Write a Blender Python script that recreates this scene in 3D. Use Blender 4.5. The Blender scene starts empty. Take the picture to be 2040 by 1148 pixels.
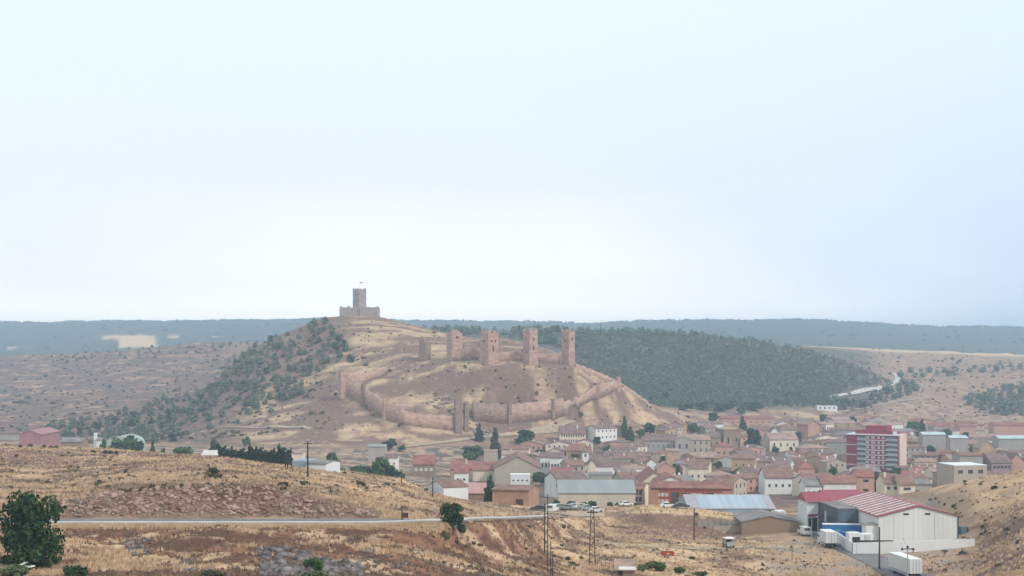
import bpy, math, random
import numpy as np
random.seed(7); RNG = np.random.default_rng(7)
SC = bpy.context.scene
COL = SC.collection

# ------------------------------------------------------------------ camera, world, sun, exposure
F = 3000.0; CX = 1020.0; HY = 690.0          # focal length, centre column, horizon row (photo pixels)
cd = bpy.data.cameras.new('camera'); cam = bpy.data.objects.new('camera', cd); COL.objects.link(cam)
cam.location = (0, 0, 0); cam.rotation_euler = (math.radians(90), 0, 0)
cd.sensor_width = 36.0; cd.lens = 36.0 * F / 2040.0; cd.shift_y = (HY - 574.0) / 2040.0
cd.clip_start = 0.5; cd.clip_end = 30000
SC.camera = cam

SUN_EL = math.radians(40); SUN_AZ = math.radians(128)      # azimuth clockwise from +Y (view direction)
world = bpy.data.worlds.new('World'); SC.world = world; world.use_nodes = True
nt = world.node_tree; nt.nodes.clear()
def wn(t, **k):
    n = nt.nodes.new(t)
    for a, b in k.items(): setattr(n, a, b)
    return n
out = wn('ShaderNodeOutputWorld'); bg = wn('ShaderNodeBackground')
sky = wn('ShaderNodeTexSky', sky_type='NISHITA', sun_disc=False, sun_elevation=SUN_EL, sun_rotation=SUN_AZ)
sky.air_density = 1.0; sky.dust_density = 3.0; sky.ozone_density = 1.0
tc = wn('ShaderNodeTexCoord'); sep = wn('ShaderNodeSeparateXYZ')
nt.links.new(tc.outputs['Generated'], sep.inputs[0])
mp = wn('ShaderNodeMapping'); mp.inputs['Scale'].default_value = (3.0, 3.0, 9.0)
nt.links.new(tc.outputs['Generated'], mp.inputs[0])
nz = wn('ShaderNodeTexNoise'); nz.inputs['Scale'].default_value = 1.0; nz.inputs['Detail'].default_value = 3; nz.inputs['Roughness'].default_value = 0.45
nt.links.new(mp.outputs[0], nz.inputs['Vector'])
# cloud veil: white haze low down, pale cyan-white higher, a bluer break at the right
def mrange(src, a, b, c=0.0, d=1.0, smooth=True):
    m = wn('ShaderNodeMapRange'); m.interpolation_type = 'SMOOTHSTEP' if smooth else 'LINEAR'
    m.inputs[1].default_value = a; m.inputs[2].default_value = b; m.inputs[3].default_value = c; m.inputs[4].default_value = d
    nt.links.new(src, m.inputs[0]); return m.outputs[0]
def mixc(f, a, b):
    m = wn('ShaderNodeMix', data_type='RGBA')
    for s, v in ((m.inputs[0], f), (m.inputs[6], a), (m.inputs[7], b)):
        if isinstance(v, (tuple, list)): s.default_value = (*v, 1) if len(v) == 3 else v
        elif isinstance(v, (int, float)): s.default_value = v
        else: nt.links.new(v, s)
    return m.outputs[2]
def mth(op, a, b):
    m = wn('ShaderNodeMath', operation=op)
    for s, v in ((m.inputs[0], a), (m.inputs[1], b)):
        if isinstance(v, (int, float)): s.default_value = v
        else: nt.links.new(v, s)
    return m.outputs[0]
elev = mth('ADD', sep.outputs['Z'], mth('MULTIPLY', mth('SUBTRACT', nz.outputs['Fac'], 0.5), 0.07))
VEIL_LOW = (1.40, 1.35, 1.28); VEIL_MID = (0.885, 0.94, 0.97); VEIL_TOP = (0.855, 0.975, 0.995); VEIL_BLUE = (0.725, 0.845, 1.02)
c0 = mixc(mrange(sep.outputs['Z'], 0.0, 0.045), (2.5, 2.25, 1.95), VEIL_LOW)
c1 = mixc(mrange(elev, -0.01, 0.12), c0, VEIL_MID)
c2 = mixc(mrange(elev, 0.08, 0.24), c1, VEIL_TOP)
xb = mth('ADD', sep.outputs['X'], mth('MULTIPLY', mth('SUBTRACT', nz.outputs['Fac'], 0.5), 0.35))
bluef = mth('MULTIPLY', mrange(xb, 0.02, 0.34), mrange(elev, 0.24, 0.07, 0.15, 1.0))
c3 = mixc(bluef, c2, VEIL_BLUE)
skys = wn('ShaderNodeVectorMath', operation='SCALE'); skys.inputs[3].default_value = 0.12
nt.links.new(sky.outputs[0], skys.inputs[0])
c4 = mixc(0.90, skys.outputs[0], c3)          # thin overcast: the clear sky shows through a tenth
nt.links.new(c4, bg.inputs['Color']); bg.inputs['Strength'].default_value = 1.10
nt.links.new(bg.outputs[0], out.inputs['Surface'])

sl = bpy.data.lights.new('sun', 'SUN'); so = bpy.data.objects.new('sun', sl); COL.objects.link(so)
sl.energy = 2.2; sl.angle = math.radians(7); sl.color = (1.0, 0.95, 0.87)
so.rotation_euler = (math.radians(90) - SUN_EL, 0, -SUN_AZ + math.pi)
so.location = (0, 0, 400)
# sun lamp shines along its local -Z; point it from azimuth SUN_AZ
from mathutils import Vector, Matrix
d_ = Vector((math.sin(SUN_AZ) * math.cos(SUN_EL), math.cos(SUN_AZ) * math.cos(SUN_EL), math.sin(SUN_EL)))
so.rotation_euler = d_.to_track_quat('Z', 'Y').to_euler()
SC.view_settings.view_transform = 'Standard'; SC.view_settings.look = 'None'
SC.view_settings.exposure = 0.0; SC.view_settings.gamma = 1.0
SC.cycles.use_denoising = True
SC.cycles.max_bounces = 4; SC.cycles.diffuse_bounces = 2; SC.cycles.volume_bounces = 1

# ------------------------------------------------------------------ helpers
def lin(h):
    if isinstance(h, str):
        h = h.lstrip('#'); r = [int(h[i:i + 2], 16) / 255 for i in (0, 2, 4)]
    else: r = [v / 255 for v in h]
    return tuple(v / 12.92 if v <= 0.04045 else ((v + 0.055) / 1.055) ** 2.4 for v in r)
MATS = {}
def mat(name, col, col2=None, scale=0.5, rough=0.9, spec=0.15, metal=0.0, stretch=(1, 1, 1), detail=6, lo=0.35, hi=0.65):
    if name in MATS: return MATS[name]
    m = bpy.data.materials.new(name); m.use_nodes = True; t = m.node_tree
    b = t.nodes['Principled BSDF']; b.inputs['Roughness'].default_value = rough
    b.inputs['Specular IOR Level'].default_value = spec; b.inputs['Metallic'].default_value = metal
    a = lin(col); c = lin(col2) if col2 else tuple(v * 0.72 for v in a)
    g = t.nodes.new('ShaderNodeNewGeometry'); mpn = t.nodes.new('ShaderNodeMapping'); mpn.inputs['Scale'].default_value = stretch
    t.links.new(g.outputs['Position'], mpn.inputs[0])
    n = t.nodes.new('ShaderNodeTexNoise'); n.inputs['Scale'].default_value = scale; n.inputs['Detail'].default_value = detail
    n.inputs['Roughness'].default_value = 0.62
    t.links.new(mpn.outputs[0], n.inputs['Vector'])
    r = t.nodes.new('ShaderNodeMapRange'); r.inputs[1].default_value = lo; r.inputs[2].default_value = hi
    t.links.new(n.outputs['Fac'], r.inputs[0])
    x = t.nodes.new('ShaderNodeMix'); x.data_type = 'RGBA'
    x.inputs[6].default_value = (*a, 1); x.inputs[7].default_value = (*c, 1)
    t.links.new(r.outputs[0], x.inputs[0]); t.links.new(x.outputs[2], b.inputs['Base Color'])
    MATS[name] = m; return m

class MB:
    def __init__(s): s.v = []; s.f = []
    def poly(s, pts):
        i = len(s.v); s.v += [tuple(p) for p in pts]; s.f.append(tuple(range(i, i + len(pts)))); return s
    def box(s, x0, x1, y0, y1, z0, z1):
        i = len(s.v)
        s.v += [(x0, y0, z0), (x1, y0, z0), (x1, y1, z0), (x0, y1, z0), (x0, y0, z1), (x1, y0, z1), (x1, y1, z1), (x0, y1, z1)]
        for q in ((0, 3, 2, 1), (4, 5, 6, 7), (0, 1, 5, 4), (1, 2, 6, 5), (2, 3, 7, 6), (3, 0, 4, 7)): s.f.append(tuple(i + k for k in q))
        return s
    def prism(s, prof, a0, a1, axis='x'):
        """closed profile of 2D points extruded along an axis; axis x: (y,z); y: (x,z); z: (x,y)"""
        i = len(s.v); n = len(prof)
        def P(p, a): return (a, p[0], p[1]) if axis == 'x' else ((p[0], a, p[1]) if axis == 'y' else (p[0], p[1], a))
        s.v += [P(p, a0) for p in prof] + [P(p, a1) for p in prof]
        for k in range(n): s.f.append((i + k, i + (k + 1) % n, i + n + (k + 1) % n, i + n + k))
        s.f.append(tuple(i + k for k in reversed(range(n)))); s.f.append(tuple(i + n + k for k in range(n)))
        return s
    def tube(s, p0, p1, r0, r1=None, n=8):
        r1 = r0 if r1 is None else r1
        p0 = Vector(p0); p1 = Vector(p1); d = (p1 - p0).normalized()
        a = d.orthogonal().normalized(); b = d.cross(a); i = len(s.v)
        for p, r in ((p0, r0), (p1, r1)):
            for k in range(n):
                t = 2 * math.pi * k / n; s.v.append(tuple(p + a * (r * math.cos(t)) + b * (r * math.sin(t))))
        for k in range(n): s.f.append((i + k, i + (k + 1) % n, i + n + (k + 1) % n, i + n + k))
        s.f.append(tuple(i + k for k in reversed(range(n)))); s.f.append(tuple(i + n + k for k in range(n)))
        return s
    def wheel(s, c, r, w, axis='y', n=14):
        a = Vector((0, w / 2, 0)) if axis == 'y' else Vector((w / 2, 0, 0))
        return s.tube(Vector(c) - a, Vector(c) + a, r, r, n)
    def build(s, name, m, parent=None, smooth=False):
        me = bpy.data.meshes.new(name); me.from_pydata(s.v, [], s.f); me.materials.append(m)
        if smooth: me.shade_smooth()
        o = bpy.data.objects.new(name, me); COL.objects.link(o)
        if parent: o.parent = parent
        return o
def np_mesh(name, V, Q, m, parent=None, smooth=False):
    """V (n,3), Q (k,3|4) -> one mesh object"""
    me = bpy.data.meshes.new(name); V = np.asarray(V, np.float32); Q = np.asarray(Q, np.int32)
    k = Q.shape[1]; me.vertices.add(len(V)); me.vertices.foreach_set('co', V.ravel())
    me.loops.add(Q.size); me.loops.foreach_set('vertex_index', Q.ravel())
    me.polygons.add(len(Q)); me.polygons.foreach_set('loop_start', np.arange(0, Q.size, k, dtype=np.int32))
    try: me.polygons.foreach_set('loop_total', np.full(len(Q), k, np.int32))
    except Exception: pass
    me.update(calc_edges=True); me.validate()
    if smooth: me.shade_smooth()
    for mm in (m if isinstance(m, (list, tuple)) else [m]): me.materials.append(mm)
    if name is None: return me
    o = bpy.data.objects.new(name, me); COL.objects.link(o)
    if parent: o.parent = parent
    return o
def tag(o, label=None, cat=None, group=None, kind=None):
    if label: o['label'] = label
    if cat: o['category'] = cat
    if group: o['group'] = group
    if kind: o['kind'] = kind
    return o
def empty(name, loc, rz=0.0):
    o = bpy.data.objects.new(name, None); COL.objects.link(o); o.location = loc; o.rotation_euler = (0, 0, rz)
    o.empty_display_size = 0.5; return o

# ------------------------------------------------------------------ noise
def vnoise(x, y, seed=0):
    xi = np.floor(x).astype(np.int64); yi = np.floor(y).astype(np.int64); fx = x - xi; fy = y - yi
    fx = fx * fx * (3 - 2 * fx); fy = fy * fy * (3 - 2 * fy)
    def h(a, b):
        n = (a * 374761393 + b * 668265263 + seed * 1442695041) & 0xFFFFFFFF
        n = ((n ^ (n >> 13)) * 1274126177) & 0xFFFFFFFF; n = n ^ (n >> 16)
        return (n & 0xFFFF) / 65535.0
    return (h(xi, yi) * (1 - fx) + h(xi + 1, yi) * fx) * (1 - fy) + (h(xi, yi + 1) * (1 - fx) + h(xi + 1, yi + 1) * fx) * fy
def fbm(x, y, seed=0, oct=4, gain=0.5):
    a = 1.0; s = 0; t = 0
    for k in range(oct):
        s = s + a * vnoise(x * 2 ** k + 17.3 * k, y * 2 ** k - 9.1 * k, seed + k); t += a; a *= gain
    return s / t          # 0..1

# ------------------------------------------------------------------ terrain: a surface swept through ridge, foot and crest lines
def zf(px, z, D): return (px, HY - z * F / D, D)
FEAT = [
 [(0, HY - 25.0 * F / 150, -200)],
 [(0, HY + 1.8 * F / 150, 2)],
 [zf(0, -17, 100), zf(1000, -17.5, 100), zf(1500, -20, 100)],
 [(-300,1165,165),(0,1165,160),(400,1165,165),(700,1160,170),(900,1160,185),(1100,1160,215),(1250,1160,240),(1400,1160,265),(1600,1160,290),(1800,1160,295),(1900,1160,280),(2040,1165,240),(2400,1150,220)],
 [(-300,1095,200),(0,1095,200),(500,1100,198),(800,1095,205),(950,1095,225),(1050,1095,250),(1180,1095,295),(1400,1090,335),(1600,1090,340),(1750,1112,322),(1850,1105,322),(1945,1090,325),(2040,1075,290),(2400,1040,270)],
 [(-300,1044,224),(890,1044,224),(950,1043,246),(1000,1041,276),(1050,1038,310),(1100,1034,346),(1190,1034,392),(1300,1050,375),(1400,1066,374),(1475,1062,376),(1500,1058,378),(1600,1055,378),(1700,1052,385),(1850,1045,385),(1945,1040,350),(2040,1010,330),(2400,960,310)],
 [(-300,1036,237),(860,1036,237),(900,1034,240),(950,1032,260),(1000,1032,291),(1050,1029,325),(1100,1026,362),(1190,1024,408),(1300,1022,382),(1400,1028,379),(1475,1036,381),(1500,1052,384),(1600,1047,388),(1700,1046,392),(1850,1038,395),(1945,1010,365),(2040,985,350),(2400,930,330)],
 [(-300,1000,246),(100,1000,246),(200,985,250),(300,972,254),(450,962,256),(560,975,252),(650,1000,247),(760,1026,243),(850,1024,250),(900,1020,262),(950,1024,290),(1000,1027,318),(1050,1025,348),(1100,1022,382),(1190,1021,415),(1300,1016,410),(1400,1018,405),(1475,1028,400),(1500,1045,400),(1600,1038,405),(1700,1035,405),(1850,1020,410),(1945,985,375),(2040,965,365),(2400,910,350)],
 [(-300,880,480),(0,885,480),(200,896,470),(400,915,455),(560,932,440),(700,945,420),(800,960,400),(860,985,380),(950,1005,390),(1000,1012,400),(1100,1020,415),(1190,1018,430),(1300,1012,440),(1400,1014,450),(1500,1030,440),(1600,1028,440),(1700,1022,440),(1820,992,440),(1945,967,395),(2040,950,385),(2400,890,370)],
 [zf(-300,-60,640),zf(500,-60,640),zf(700,-58,600),zf(860,-57,560),zf(1000,-58.5,560),zf(1700,-58.5,560),zf(1820,-60,580),zf(2040,-60,580)],
 [(-300,882,900),(0,884,900),(150,890,900),(300,902,900),(450,915,880),(600,915,860),(700,922,860),(800,928,880),(1000,930,900),(2400,930,900)],
 [(0,866,1060),(200,872,1040),(300,880,1010),(400,884,980),(600,885,950),(800,885,960),(905,872,985),(1000,868,1010),(1150,858,1040),(1300,852,1100),(1400,850,1180),(1550,846,1360),(1700,845,1380),(1850,850,1350),(2040,850,1400)],
 [(0,850,1130),(200,850,1120),(300,856,1090),(350,864,1050),(500,832,1050),(600,808,1055),(680,775,1060),(760,737,1085),(840,722,1080),(900,720,1066),(960,729,1040),(1060,729,1040),(1140,728,1050),(1190,746,1082),(1240,771,1110),(1300,808,1150),(1400,843,1200),(1550,842,1380),(1700,838,1410),(1850,842,1400),(2040,842,1430)],
 [(0,835,1230),(200,825,1230),(350,812,1220),(400,790,1240),(440,748,1260),(500,694,1280),(560,667,1290),(600,651,1295),(640,634,1300),(680,631,1300),(755,631,1300),(800,643,1295),(850,655,1290),(900,667,1280),(960,675,1230),(1000,674,1190),(1060,686,1180),(1110,703,1170),(1150,728,1170),(1240,775,1180),(1300,812,1210),(1400,840,1290),(1550,836,1430),(1700,830,1460),(1850,835,1460),(2040,838,1480)],
 [(0,795,1500),(300,778,1500),(400,772,1500),(500,745,1500),(700,735,1500),(900,735,1500),(1100,770,1480),(1250,808,1420),(1400,815,1400),(1550,812,1480),(1700,800,1520),(1760,798,1550),(1850,795,1600),(2040,800,1650)],
 [(0,713,2000),(100,706,2000),(200,702,2000),(300,692,2000),(400,684,2000),(500,682,2000),(600,690,1950),(700,680,1900),(830,660,1820),(900,660,1800),(1000,660,1750),(1150,662,1750),(1300,664,1750),(1400,671,1750),(1500,679,1750),(1600,703,1750),(1650,719,1740),(1700,739,1720),(1760,768,1720),(1790,762,1780),(1850,752,1880),(2040,735,1900)],
 [(0,745,2500),(500,740,2500),(830,715,2250),(1500,715,2250),(1560,700,2300),(1600,690,2400),(1700,693,2400),(1850,700,2400),(2040,709,2400)],
 [(0,714,3300),(200,706,3300),(500,700,3300),(830,690,3200),(1550,695,3100),(1700,705,3000),(2040,725,3000)],
 [(x, y + 5, 5200) for x, y in ((-400,634),(0,638),(90,640),(120,638),(250,636),(450,636),(560,634),(640,632),(800,635),(1000,637),(1100,638),(1160,643),(1250,637),(1400,634),(1500,636),(1580,633),(1620,633),(1700,638),(1800,645),(1900,648),(2040,648),(2500,640))],
 [zf(0, 40, 6800)],
 [zf(0, 30, 9500)],
]
NF = len(FEAT)
PXS = np.concatenate([np.arange(-1500, -240, 30), np.arange(-240, 2290, 6.0), np.arange(2290, 3541, 30)])
def smooth_px(a, w):
    g = np.arange(-1500, 3541, 3.0)
    return g, a, w
_g = np.arange(-1600, 3641, 3.0); _k = np.hanning(13); _k /= _k.sum()
FD = []; FZ = []
for k, ft in enumerate(FEAT):
    p = np.array(ft, float)
    dd = np.interp(_g, p[:, 0], p[:, 2]); yy = np.interp(_g, p[:, 0], p[:, 1])
    pad = 6
    dd = np.convolve(np.pad(dd, pad, 'edge'), _k, 'valid'); yy = np.convolve(np.pad(yy, pad, 'edge'), _k, 'valid')
    zz = -(yy - HY) / F * np.where(k < 2, 150.0, dd)
    FD.append(np.interp(PXS, _g, dd)); FZ.append(np.interp(PXS, _g, zz))
FD = np.array(FD); FZ = np.array(FZ)          # (NF, ncol)
assert (np.diff(FD, axis=0) > 0).all(), [(k, PXS[(np.diff(FD, axis=0)[k] <= 0)]) for k in range(NF - 1) if (np.diff(FD, axis=0)[k] <= 0).any()]
rows = [-200, -100, -40, 0, 20, 40, 60, 80, 100, 115, 130]
d = 140.0
while d < 9500:
    rows.append(d)
    d += 0.9 if d < 262 else (1.6 if d < 480 else (3.5 if d < 900 else (4.0 if d < 1350 else (8.0 if d < 2100 else (30 if d < 3400 else 60)))))
rows.append(9500.0)
DS = np.array(rows)
def pchip(xk, yk, x):
    h = np.diff(xk); de = np.diff(yk) / h; n = len(xk); m = np.zeros(n)
    m[0] = de[0]; m[-1] = de[-1]
    for i in range(1, n - 1):
        if de[i - 1] * de[i] > 0:
            w1 = 2 * h[i] + h[i - 1]; w2 = h[i] + 2 * h[i - 1]; m[i] = (w1 + w2) / (w1 / de[i - 1] + w2 / de[i])
    i = np.clip(np.searchsorted(xk, x) - 1, 0, n - 2); t = (x - xk[i]) / h[i]
    return ((1 + 2 * t) * (1 - t) ** 2 * yk[i] + t * (1 - t) ** 2 * h[i] * m[i] + t * t * (3 - 2 * t) * yk[i + 1] + t * t * (t - 1) * h[i] * m[i + 1])
ZB = np.zeros((len(DS), len(PXS))); BAND = np.zeros_like(ZB)
for c in range(len(PXS)):
    ZB[:, c] = pchip(FD[:, c], FZ[:, c], DS)
    BAND[:, c] = np.interp(DS, FD[:, c], np.arange(NF))
DD = np.repeat(DS[:, None], len(PXS), 1); XX = (PXS[None, :] - CX) / F * np.maximum(DD, 150.0)
PXG = np.repeat(PXS[None, :], len(DS), 0)
# relief noise
def sstep(a, b, x): t = np.clip((x - a) / (b - a), 0, 1); return t * t * (3 - 2 * t)
n1 = fbm(XX / 60, DD / 60, 1, 4) - .5; n2 = fbm(XX / 14, DD / 14, 5, 4) - .5; n3 = fbm(XX / 3.2, DD / 3.2, 9, 3) - .5
hill = sstep(10.6, 11.6, BAND) * (1 - sstep(16.5, 17.5, BAND)) * (1 - .85 * sstep(1620, 1680, PXG) * (1 - sstep(1810, 1860, PXG)) * sstep(13.6, 14, BAND)); near = 1 - sstep(3, 8, BAND)
cut = sstep(6.0, 6.4, BAND) * (1 - sstep(6.9, 7.3, BAND)) * sstep(60, 130, PXG) * (1 - sstep(740, 790, PXG))
bank = sstep(3.2, 3.8, BAND) * (1 - sstep(4.75, 4.95, BAND)) * (1 - sstep(1150, 1300, PXG))
field = sstep(6.9, 7.4, BAND) * (1 - sstep(8.5, 9, BAND))
roadm = sstep(4.7, 4.9, BAND) * (1 - sstep(6.05, 6.25, BAND)) * (1 - sstep(1195, 1230, PXG))
flat = sstep(1500, 1580, PXG) * (1 - sstep(1880, 1945, PXG)) * sstep(2.9, 3.6, BAND) * (1 - sstep(7.5, 8, BAND))
town = sstep(8.6, 9, BAND) * (1 - sstep(10.3, 10.8, BAND))
far = sstep(16.5, 17.5, BAND)
amp1 = hill * 7.0 + field * 2.0 + far * 22.0; amp2 = hill * 2.4 + field * 1.3 + near * .9 + cut * 1.6 + bank * 2.2
amp3 = near * .35 + cut * 1.7 + bank * .9 + field * .2 + hill * .3
quiet = (1 - roadm) * (1 - flat) * (1 - town * .8)
castq = 1 - .85 * sstep(800, 840, PXG) * (1 - sstep(1150, 1190, PXG)) * sstep(11.6, 11.85, BAND) * (1 - sstep(12.3, 12.7, BAND))
crestq = castq * (1 - 0.75 * np.exp(-((BAND - 13) / .35) ** 2) - 0.6 * np.exp(-((BAND - 18) / .3) ** 2))
ZT = ZB + quiet * crestq * (amp1 * n1 * np.where(far > .5, 1, 1) + amp2 * n2 + amp3 * n3) - 0.12 * roadm
# rocky ledges on the hills: the slope steps along the strata
ph = ZT / 5.5 + 1.3 * n1; fr_ = ph - np.floor(ph)
ZT = ZT + hill * crestq * .5 * 5.5 * (sstep(.05, .75, fr_) - fr_) * sstep(.35, .55, fbm(XX / 45, DD / 45, 55, 3))
def bandline(k, frac, pxs):
    """world points along a road that follows terrain line k"""
    r = []
    for px in pxs:
        j = int(np.clip(np.searchsorted(PXS, px) - 1, 0, len(PXS) - 2)); u = (px - PXS[j]) / (PXS[j + 1] - PXS[j])
        D = (FD[k, j] * (1 - u) + FD[k, j + 1] * u) * (1 - frac) + (FD[k + 1, j] * (1 - u) + FD[k + 1, j + 1] * u) * frac
        z = (FZ[k, j] * (1 - u) + FZ[k, j + 1] * u) * (1 - frac) + (FZ[k + 1, j] * (1 - u) + FZ[k + 1, j + 1] * u) * frac
        r.append(((px - CX) / F * D, D, z))
    return r
ROADPTS = bandline(5, .5, list(range(-240, 900, 60)) + [920, 950, 975, 1000, 1030, 1060, 1100, 1150, 1190])
_rp = np.array(ROADPTS); _t = np.concatenate([[0], np.cumsum(np.hypot(np.diff(_rp[:, 0]), np.diff(_rp[:, 1])))]); _tt = np.arange(0, _t[-1], 1.5)
RB = np.stack([np.interp(_tt, _t, _rp[:, k]) for k in range(3)], 1)
for k in range(3): RB[:, k] = np.convolve(np.pad(RB[:, k], 8, 'edge'), np.ones(17) / 17, 'valid')
_sel = (DD > 205) & (DD < 440) & (PXG > -260) & (PXG < 1260); _vx, _vy = XX[_sel], DD[_sel]; _best = np.full(len(_vx), 1e9); _bz = np.zeros(len(_vx))
for q in RB:
    dd_ = np.hypot(_vx - q[0], _vy - q[1]); m_ = dd_ < _best; _best[m_] = dd_[m_]; _bz[m_] = q[2]
_w = 1 - sstep(4.6, 9.5, _best); ZT[_sel] = ZT[_sel] * (1 - _w) + (_bz - .1) * _w
PYG = HY - ZT * F / np.maximum(DD, 150.0)

def colidx(px):
    j = np.clip(np.searchsorted(PXS, px) - 1, 0, len(PXS) - 2); return j, (px - PXS[j]) / (PXS[j + 1] - PXS[j])
def ground(x, y):
    """height of the terrain at world x, y"""
    px = CX + F * x / max(y, 150.0); j, u = colidx(px)
    i = int(np.clip(np.searchsorted(DS, y) - 1, 0, len(DS) - 2)); v = (y - DS[i]) / (DS[i + 1] - DS[i])
    return float((ZT[i, j] * (1 - u) + ZT[i, j + 1] * u) * (1 - v) + (ZT[i + 1, j] * (1 - u) + ZT[i + 1, j + 1] * u) * v)
def gcol(px):
    j, u = colidx(px); return PYG[:, j] * (1 - u) + PYG[:, j + 1] * u
def gp(px, py, dmin=150.0, dmax=9000.0):
    """first place on the ground, from dmin outwards, that the picture shows at px, py"""
    p = gcol(px); a = int(np.searchsorted(DS, dmin)); b = int(np.searchsorted(DS, dmax))
    s = p[a:b]; k = np.nonzero(s <= py)[0]
    if len(k) == 0: i = a + int(np.argmin(s)); D = DS[i]
    else:
        i = a + int(k[0])
        if k[0] == 0: D = DS[i]
        else: t = (p[i - 1] - py) / max(p[i - 1] - p[i], 1e-6); D = DS[i - 1] + t * (DS[i] - DS[i - 1])
    x = (px - CX) / F * D
    return Vector((x, D, ground(x, D)))
def at(px, D):
    x = (px - CX) / F * D; return Vector((x, D, ground(x, D)))
def vis(px, py_top, D):
    """is a point at depth D and row py_top in front of / above all nearer ground"""
    p = gcol(px); a = int(np.searchsorted(DS, 150)); b = int(np.searchsorted(DS, D - 3))
    return b <= a or p[a:b].min() > py_top
def topix(v): return CX + F * v[0] / v[1], HY - F * v[2] / v[1]

# ------------------------------------------------------------------ terrain colours (two soils per place; the material mixes them by noise)
P = {k: np.array(lin(v)) * 0.92 for k, v in dict(
    straw='#cbab8c', tan='#b2947d', pale='#d6bfa3', red='#8f6a56', darkred='#684a3e', brown='#836b5d', olive='#80744f',
    mauve='#856a60', scrub='#68615a', green='#5b6147', dark='#4c5040', rock='#857b76', grey='#968c86', forest='#3c4a3c', stubble='#e3b57a', wheat='#cfb38f').items()}
CA = np.zeros(ZT.shape + (3,)); CB = np.zeros_like(CA)
def setz(mask, a, b):
    m = mask[..., None]; CA[:] = CA * (1 - m) + P[a] * m; CB[:] = CB * (1 - m) + P[b] * m
one = np.ones_like(ZT)
b1 = np.where(hill > .5, fbm(XX / 26, DD / 11, 21, 5, .62), fbm(XX / 30, DD / 22, 21, 5, .6)); b2 = fbm(XX / 9, DD / 6, 31, 4, .6); b3 = fbm(XX / 120, DD / 120, 41, 3)
BJ = BAND + (b2 - .5) * .25
setz(one, 'tan', 'brown')
setz(sstep(1.9, 2, BAND) * (1 - sstep(3.9, 4.1, BJ)), 'tan', 'brown')
setz(sstep(.52, .60, b1) * (1 - sstep(4, 4.3, BJ)), 'olive', 'brown')
lb = (BJ > 3.2) * (BJ < 4.95)
setz((BAND > 2.8) * (1 - sstep(3.8, 4.1, BJ)) * sstep(320, 420, PXG) * (1 - sstep(950, 1080, PXG)), 'scrub', 'darkred')
setz(lb * sstep(.34, .44, b2) * (1 - sstep(1050, 1250, PXG)), 'red', 'darkred')
setz(lb * (1 - sstep(.34, .41, b2)) * (PXG < 1200), 'straw', 'tan')
setz(sstep(980, 1150, PXG) * (1 - sstep(1700, 1800, PXG)) * (BJ < 5.2) * (1 - sstep(.55, .62, b1)), 'straw', 'brown')
setz(sstep(1500, 1560, PXG) * (1 - sstep(1650, 1760, PXG)) * (BJ < 4.1), 'tan', 'olive')
setz(sstep(1850, 1930, PXG) * (BAND < 4.6), 'tan', 'brown')
setz(sstep(1900, 1950, PXG) * (1 - sstep(4.2, 5.4, BJ)) * sstep(.42, .52, b1), 'brown', 'mauve')
setz(sstep(1800, 1900, PXG) * sstep(4.8, 6.0, BJ) * (1 - sstep(8.9, 9.0, BAND)), 'straw', 'tan')
setz(sstep(5.05, 5.15, BAND) * (1 - sstep(5.95, 6.05, BAND)) * (PXG < 900), 'grey', 'rock')
setz(cut, 'darkred', 'brown')
setz(field * (PXG < 1250), 'straw', 'brown')
setz(field * (PXG < 1000) * sstep(.46, .56, b1), 'brown', 'mauve')
setz(sstep(7.75, 7.85, BAND) * (1 - sstep(8.0, 8.2, BAND)) * (PXG > 260) * (PXG < 640), 'red', 'darkred')
setz(sstep(1230, 1290, PXG) * (1 - sstep(1470, 1500, PXG)) * sstep(5.9, 6.1, BAND) * (BAND < 8.3), 'straw', 'wheat')
setz(sstep(1210, 1240, PXG) * (1 - sstep(1470, 1490, PXG)) * sstep(4.4, 4.7, BAND) * (BAND < 6.0), 'brown', 'mauve')
setz(flat, 'grey', 'tan')
setz(sstep(8.5, 9.2, BAND) * (1 - sstep(10.5, 11, BAND)), 'mauve', 'scrub')
setz(sstep(8.5, 9.2, BAND) * (1 - sstep(10.7, 11, BAND)) * (PXG < 950), 'tan', 'scrub')
hz = sstep(10.7, 11.1, BAND)
setz(hz, 'mauve', 'tan')
cast = hz * (1 - sstep(13.4, 13.8, BAND)) * sstep(350, 520, PXG)
setz(cast, 'mauve', 'brown')
setz(cast * sstep(.47, .60, b1) * .85, 'tan', 'wheat')
setz(hz * (1 - sstep(430, 520, PXG)) * (BAND < 15.6), 'mauve', 'scrub')
setz(hz * (1 - sstep(430, 520, PXG)) * (BAND < 15.6) * sstep(.56, .64, b1), 'tan', 'mauve')
setz(sstep(13.6, 14, BAND) * (1 - sstep(15.4, 15.9, BAND)) * sstep(560, 640, PXG) * (1 - sstep(1740, 1800, PXG)), 'scrub', 'green')
setz(sstep(13.6, 14, BAND) * (BAND < 15.9) * sstep(1180, 1230, PXG) * (1 - sstep(1700, 1760, PXG)) * sstep(.54, .62, b1), 'mauve', 'scrub')
lfl = sstep(10.9, 11.3, BAND) * (BAND < 13.3) * sstep(180, 300, PXG) * (1 - sstep(-12, 30, PXG - (690 - np.maximum(PYG - 690, 0) * 2.05) )) * sstep(.36, .46, b1)
setz(lfl * .8, 'mauve', 'scrub')
setz(sstep(11, 11.5, BAND) * (BAND < 16.6) * sstep(1700, 1800, PXG), 'tan', 'mauve')
setz(sstep(13.5, 14.5, BAND) * (BAND < 16.6) * sstep(1700, 1800, PXG) * sstep(.45, .55, b1), 'brown', 'tan')
setz(sstep(15.72, 15.82, BAND) * (1 - sstep(16.2, 16.4, BAND)) * sstep(1540, 1600, PXG), 'wheat', 'straw')
setz(sstep(16.3, 16.8, BAND), 'forest', 'dark')
pj = (b3 - .5) * 14
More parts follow.
